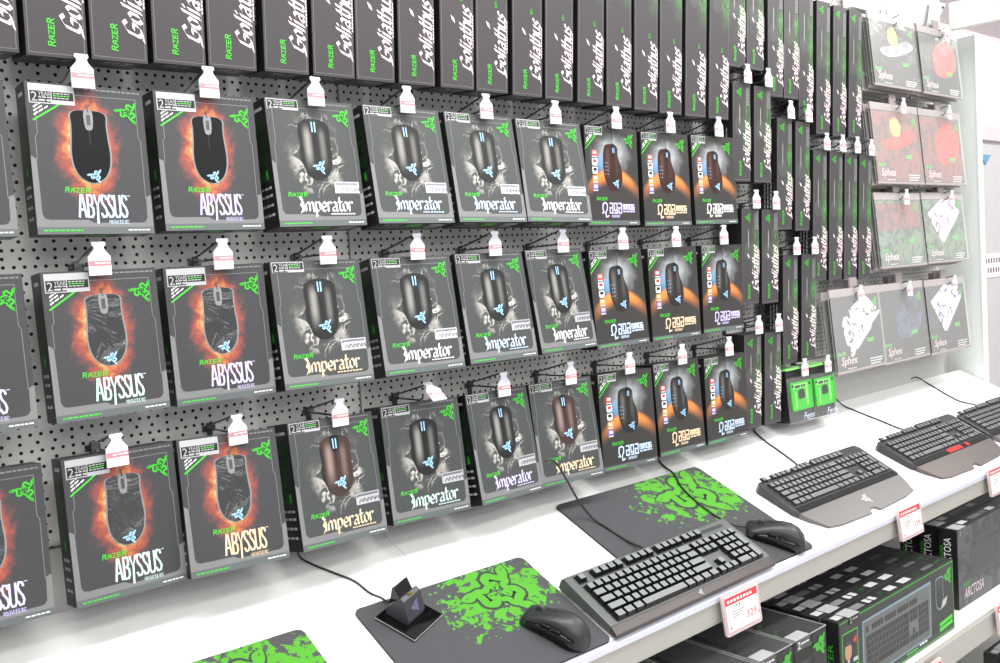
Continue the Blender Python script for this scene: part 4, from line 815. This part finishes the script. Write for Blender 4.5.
# ------------------------------------------------------------------ cartons on the stock shelf
def bundle_carton():
    r = empty('keyboard_carton'); w, h, d = .52, .168, .040
    MB().box(-w / 2, w / 2, 0, d, 0, h).build('carton', BLK, r, bevel=.001)
    m = MB(); f = lambda x, z, yy=-.0005: (lambda u, v: (x + u, yy, z + v))
    rect(m, -w / 2 + .003, w / 2 - .003, .003, h - .003, -.0002, 0)
    strokes(m, [[(-w / 2 + .002, h - .004), (w / 2 - .004, h - .004), (w / 2 - .004, .004), (-w / 2 + .002, .004)]], XZ(-.0004), .0016, mi=1)
    for z in (.026, .014): m.poly([(w / 2 - .078, -.0004, z), (w / 2 - .012, -.0004, z + .004), (w / 2 - .012, -.0004, z + .013), (w / 2 - .078, -.0004, z + .009)], 1)
    smallprint(m, .05, .004, f(.02, .010), 1, 2); smallprint(m, .04, .004, f(.08, .013), 2, 3)
    m.build('front_print', [mat('bundle_front', '26282a', .35), GREEN, WHITE], r)
    lettering(r, 'snake_emblem', MGREEN, lambda m: emblem(m, w / 2 - .030, h - .032, .02, XZ(-.0005), 0, .3))
    # keyboard picture with glow line
    m = MB(); k0, k1, z0, z1 = -.165, .135, .020, .140
    O = catmull([(k0 - .006, z0 - .004), (k1 + .004, z0 - .002), (k1 + .007, z1 + .006), (k0 - .004, z1 + .004)], 1)
    m.poly([(a, -.0005, b) for a, b in O], 1); m.poly([(a, -.0007, b) for a, b in [(k0, z0), (k1, z0 + .002), (k1 + .003, z1), (k0, z1)]], 0)
    for kx, ky, kw, kd in layout():
        uu = (k1 - k0 - .016) / 22.5; vv = (z1 - z0 - .024) / 6.6; x_, z_ = k0 + .008 + (kx - kw / 2) * uu, z0 + .016 + (ky - kd / 2) * vv
        rect(m, x_ + .0012, x_ + kw * uu - .0006, z_ + .0012, z_ + kd * vv - .0006, -.0009, 2)
    m.build('keyboard_picture', [mat('picture_plate', '5d6264', .3), mat('picture_glow_line', '7d97a6', .35), mat('picture_key', '1d1f21', .3)], r)
    m = MB(); O = [(a * 1.18 + .185, b) for a, b in [(x_, z_) for x_, z_ in outline(A_PROF, .017, .078, 0, .105)]]; m.poly([(a, -.0005, b) for a, b in O], 1)
    m.poly([(a + .185, -.0008, b) for a, b in outline(A_PROF, .0175, .072, 0, .105)], 0); rect(m, .182, .188, .118, .138, -.001, 2)
    m.poly([(x_, -.0009, z_) for x_, z_ in ((.19, .066), (.215, .072), (.225, .09), (.2, .085))], 3); m.build('mouse_picture', [mat('picture_key', '1d1f21', .3), mat('picture_glow_line', '7d97a6', .35), WHEEL, GREY], r)
    m = MB(); a, b = -w / 2 + .010, -w / 2 + .072; rect(m, a, b, .028, .140, -.0004, 0); rect(m, a + .002, b - .002, .03, .138, -.0006, 1)
    c = a + .022; m.poly([(c + .014 * math.cos(t * .52), -.0008, .100 + .019 * math.sin(t * .52)) for t in range(12)], 2); m.poly([(c + .0145 * math.cos(t * .52), -.0009, .112 + .010 * math.sin(t * .52)) for t in range(7)], 3)
    m.poly([(x_, -.0008, z_) for x_, z_ in ((a + .004, .032), (a + .042, .032), (a + .038, .07), (a + .028, .082), (a + .015, .082), (a + .006, .068))], 3)
    m.poly([(x_, -.0010, z_) for x_, z_ in ((a + .018, .082), (a + .026, .082), (a + .022, .06))], 4)
    for k in range(3): smallprint(m, .018, .008, f(a + .041, .045 + k * .014, -.0009), 0 if k < 2 else 4, k)
    emblem(m, a + .05, .118, .008, XZ(-.0009), 5, .3)
    m.build('portrait_print', [GREEN, mat('portrait_dark', '1a1c1c', .35), mat('portrait_skin', 'b98a6c', .4), mat('portrait_cloth', '343840', .4), GREY, RED], r)
    # printing and stickers on the top
    m = MB(); zt = h + .0004; q = lambda x0, x1, y0, y1, mi: m.poly([(x0, y0, zt), (x1, y0, zt), (x1, y1, zt), (x0, y1, zt)], mi)
    mm = [GREY, DGREEN, mat('bundle_text_grey', '55595a', .4), mat('bundle_dark_green', '1a3320', .4), mat('sticker_grey', '77797b', .35)]
    for nm, a_, b_, mi in (('text_block', .205, .24, 1), ('text_block', .14, .19, 2), ('text_block', .09, .125, 3), ('sticker', .032, .072, 0), ('sticker', -.03, .004, 0), ('text_block', -.065, -.045, 1), ('sticker', -.10, -.084, 0), ('sticker', -.122, -.106, 0), ('sticker', -.175, -.135, 4), ('sticker', -.25, -.225, 0)):
        k = MB(); y0, y1 = (.012, .024) if nm == 'text_block' else (.009, .027); k.poly([(a_, y0, zt), (b_, y0, zt), (b_, y1, zt), (a_, y1, zt)]); k.build(nm, mm[mi], r)
    m = MB(); m.poly([(-.222, .03, zt + .0003), (-.178, .03, zt + .0003), (-.178, -.0012, zt + .0003), (-.222, -.0012, zt + .0003)][::-1], 0); rect(m, -.222, -.178, h - .016, h + .0005, -.0012, 1)
    text(m, '2', .007, .011, f(-.218, h - .013, -.0015), 2); smallprint(m, .022, .003, f(-.206, h - .008, -.0015), 2, 1); m.build('warranty_label', [LABEL, mat('label_black', '18181a', .35), GREY], r)
    xs = -w / 2 - .0004; m = MB(); g_ = lambda u, v: (xs, d * .35 + v, .03 + u); text(m, 'RAZER', .09, .012, g_, 0); m.build('end_lettering', MGREEN, r); return r
BW = bundle_carton(); NTH = ['front', 'second', 'third', 'fourth', 'fifth', 'sixth']
for i in range(6):
    o = BW if i == 0 else copy_tree(BW); o.matrix_world = Matrix.Translation((1.498 + rnd.uniform(-.004, .004), -.470 + .0415 * i, -.467)) 
    tag(o, ('front carton of the keyboard bundle row, showing keyboard, mouse and portrait' if i == 0 else '%s carton from the front in the keyboard bundle row' % NTH[i]), 'carton', 'keyboard bundle cartons')
def clear_carton():
    r = empty('clear_fronted_carton'); w, h, d = .112, .178, .25
    MB().box(-w / 2 + .003, w / 2 - .003, .004, d - .003, .002, h - .05).build('inner_tray', mat('tray_black', '141516', .4), r, bevel=.002)
    MB().box(-w / 2 + .003, w / 2 - .003, d - .012, d - .003, .002, h - .004).build('back_card', mat('tray_card', '1c1d1e', .4), r)
    MB().box(-w / 2, w / 2, 0, d, 0, h).build('clear_shell', m_clear('clear_shell_plastic', 'c9cccc', .07, .04), r, bevel=.0015)
    m = MB()
    for a, b in ((-w / 2, 0), (w / 2, 0)): m.box(a - .0008, a + .0008, 0, d, h - .0008, h + .0008)
    m.box(-w / 2, w / 2, -.0008, .0008, h - .0008, h + .0008); m.build('shell_edge_glint', mat('shell_edge_highlight', '9da0a0', .25), r)  # pale strips paint the highlights along the clear shell's edges
    m = MB(); z = h + .0012; m.poly([(-w / 2 + .004, -.0018, z), (-.004, -.0018, z), (-.004, .026, z), (-w / 2 + .004, .026, z)], 0); rect(m, -w / 2 + .004, -.004, h - .02, h + .0012, -.0018, 1)
    text(m, '2', .009, .014, lambda u, v: (-w / 2 + .008 + u, -.0022, h - .017 + v), 2); smallprint(m, .028, .003, lambda u, v: (-w / 2 + .02 + u, -.0022, h - .010 + v), 2, 4); m.build('warranty_label', [LABEL, mat('label_grey_dark', '4a4c4d', .35), WHITE], r)
    MB().box(w / 2 - .05, w / 2 - .002, -.0008, .0, .0, h - .004).build('front_card', mat('tray_card_front', '303132', .35, alpha=.75), r)
    lettering(r, 'snake_emblem', [MGREEN], lambda m: emblem(m, w / 2 - .026, h - .03, .021, XZ(-.0018), 0, .32)); lettering(r, 'inner_emblem', [DGREEN], lambda m: emblem(m, .02, h - .028, .021, XZ(d - .0125), 0, .32)); return r
CC = clear_carton()
for i, (x, y) in enumerate(((1.139, -.468), (1.02, -.468), (.901, -.468), (.782, -.466))):
    o = CC if i == 0 else copy_tree(CC); o.matrix_world = Matrix.Translation((x, y, -.467)); tag(o, 'clear-fronted dark carton left of the bundle row, %s' % ('nearest to it', 'second from it', 'third from it', 'fourth from it')[i], 'carton', 'clear fronted cartons')
def grey_carton():
    r = empty('keyboard_carton'); w, h, d = .50, .202, .048
    MB().box(-w / 2, w / 2, 0, d, 0, h).build('carton', BLK, r, bevel=.001)
    m = MB(); rect(m, -w / 2 + .001, w / 2, .001, h - .001, -.0002, 0); m.build('front_print', m_art('grey_swirl_print', ('3a3b3d', '505154'), 9), r)
    m = MB()
    for kx, ky, kw, kd in layout(): rect(m, -.18 + (kx - kw / 2) * .017 + .001, -.18 + (kx + kw / 2) * .017, .06 + (ky - kd / 2) * .016 + .001, .06 + (ky + kd / 2) * .016, -.0005, 0)
    m.build('keyboard_picture', mat('picture_dim_key', '434446', .35), r)
    lettering(r, 'title_lettering', mat('foil_rose', 'e6d2da', .3), lambda m: text(m, 'ARCTOSA', .115, .026, lambda u, v: (-w / 2 + .03 + u, -.0008, .020 + v), 0, .2)); lettering(r, 'brand_lettering', MGREEN, lambda m: write(m, GR, 'RAZER', .04, .009, lambda u, v: (-w / 2 + .024 + u, -.0008, .052 + v), .002))
    m = MB(); xs = -w / 2 - .0004; text(m, 'ARCTOSA', .085, .018, lambda u, v: (xs, d * .32 + v, .095 + u)); m.build('end_lettering', WHITE, r)
    lettering(r, 'end_brand', MGREEN, lambda m: text(m, 'RAZER', .04, .007, lambda u, v: (xs, d * .74 + v, .12 + u)))
    m = MB(); zt = h + .0004
    for nm, x0, x1, mi in (('sticker', -.19, -.155, 0), ('text_block', -.13, -.06, 1), ('text_block', -.055, -.035, 1), ('sticker', -.02, .015, 0), ('text_block', .1, .16, 2)):
        k = MB(); k.poly([(x0, .013, zt), (x1, .013, zt), (x1, .03, zt), (x0, .03, zt)]); k.build(nm, [GREY, MATS['bundle_text_grey'], DGREEN][mi], r)
    m = MB(); m.poly([(-w / 2 + .006, .03, zt + .0003), (-w / 2 + .05, .03, zt + .0003), (-w / 2 + .05, -.0012, zt + .0003), (-w / 2 + .006, -.0012, zt + .0003)][::-1], 0); rect(m, -w / 2 + .006, -w / 2 + .05, h - .02, h + .0006, -.0012, 1); text(m, '2', .008, .012, lambda u, v: (-w / 2 + .01 + u, -.0016, h - .017 + v), 0)
    m.build('warranty_label', [LABEL, mat('label_grey_dark', '4a4c4d', .35)], r); return r
GC = grey_carton()
for i in range(3):
    o = GC if i == 0 else copy_tree(GC); o.matrix_world = Matrix.Translation((2.124 + .004 * i, -.432 + .051 * i, -.467)); tag(o, '%s tall grey-fronted keyboard carton right of the bundle row' % ('front', 'middle', 'rearmost')[i], 'carton', 'grey keyboard cartons')
for i in range(2):
    o = copy_tree(BW); o.matrix_world = Matrix.Translation((2.30, -.50 + .0425 * i, -.799)); tag(o, '%s black carton on the lowest shelf, bottom right corner' % ('front', 'rear')[i], 'carton', 'cartons on the lowest shelf')
# ------------------------------------------------------------------ beyond the end panel
struct('wall_right', MB().box(3.3, 6.5, .35, .40, -.95, .9), mat('partition_grey', 'c9c6c8', .5))
struct('trim_3', MB().box(3.3, 6.5, .33, .40, .9, .965), mat('partition_rose', 'd9cdd2', .5))
struct('trim_4', MB().box(3.3, 6.5, .33, .40, 1.37, 1.52), mat('partition_rose_shade', 'b9abb0', .5))  # upper band: shade painted as a darker rose
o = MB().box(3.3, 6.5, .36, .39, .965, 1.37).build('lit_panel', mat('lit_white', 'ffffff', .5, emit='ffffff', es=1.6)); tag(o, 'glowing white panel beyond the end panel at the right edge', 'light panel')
r = empty('notice', Matrix.Translation((4.02, .349, .325))); tag(r, 'white notice with two lines of black characters on the grey partition', 'notice')
MB().box(-.12, .22, -.003, 0, -.052, .058).build('sheet', mat('notice_paper', 'f4eef2', .5), r)
m = MB(); smallprint(m, .30, .022, lambda u, v: (-.09 + u, -.0036, .014 + v), 0, 2, (.5, .2)); smallprint(m, .30, .022, lambda u, v: (-.09 + u, -.0036, -.03 + v), 0, 4, (.5, .2)); m.build('printed_lines', mat('notice_ink', '5a565c', .5), r)
tag(MB().prism([(4.02, .835), (4.13, .835), (4.075, .79)], .343, .349, lambda u, v, q: (u, q, v)).build('pennant', mat('pennant_blue', '6f9ac4', .5)), 'small blue triangular pennant on the grey partition', 'pennant')
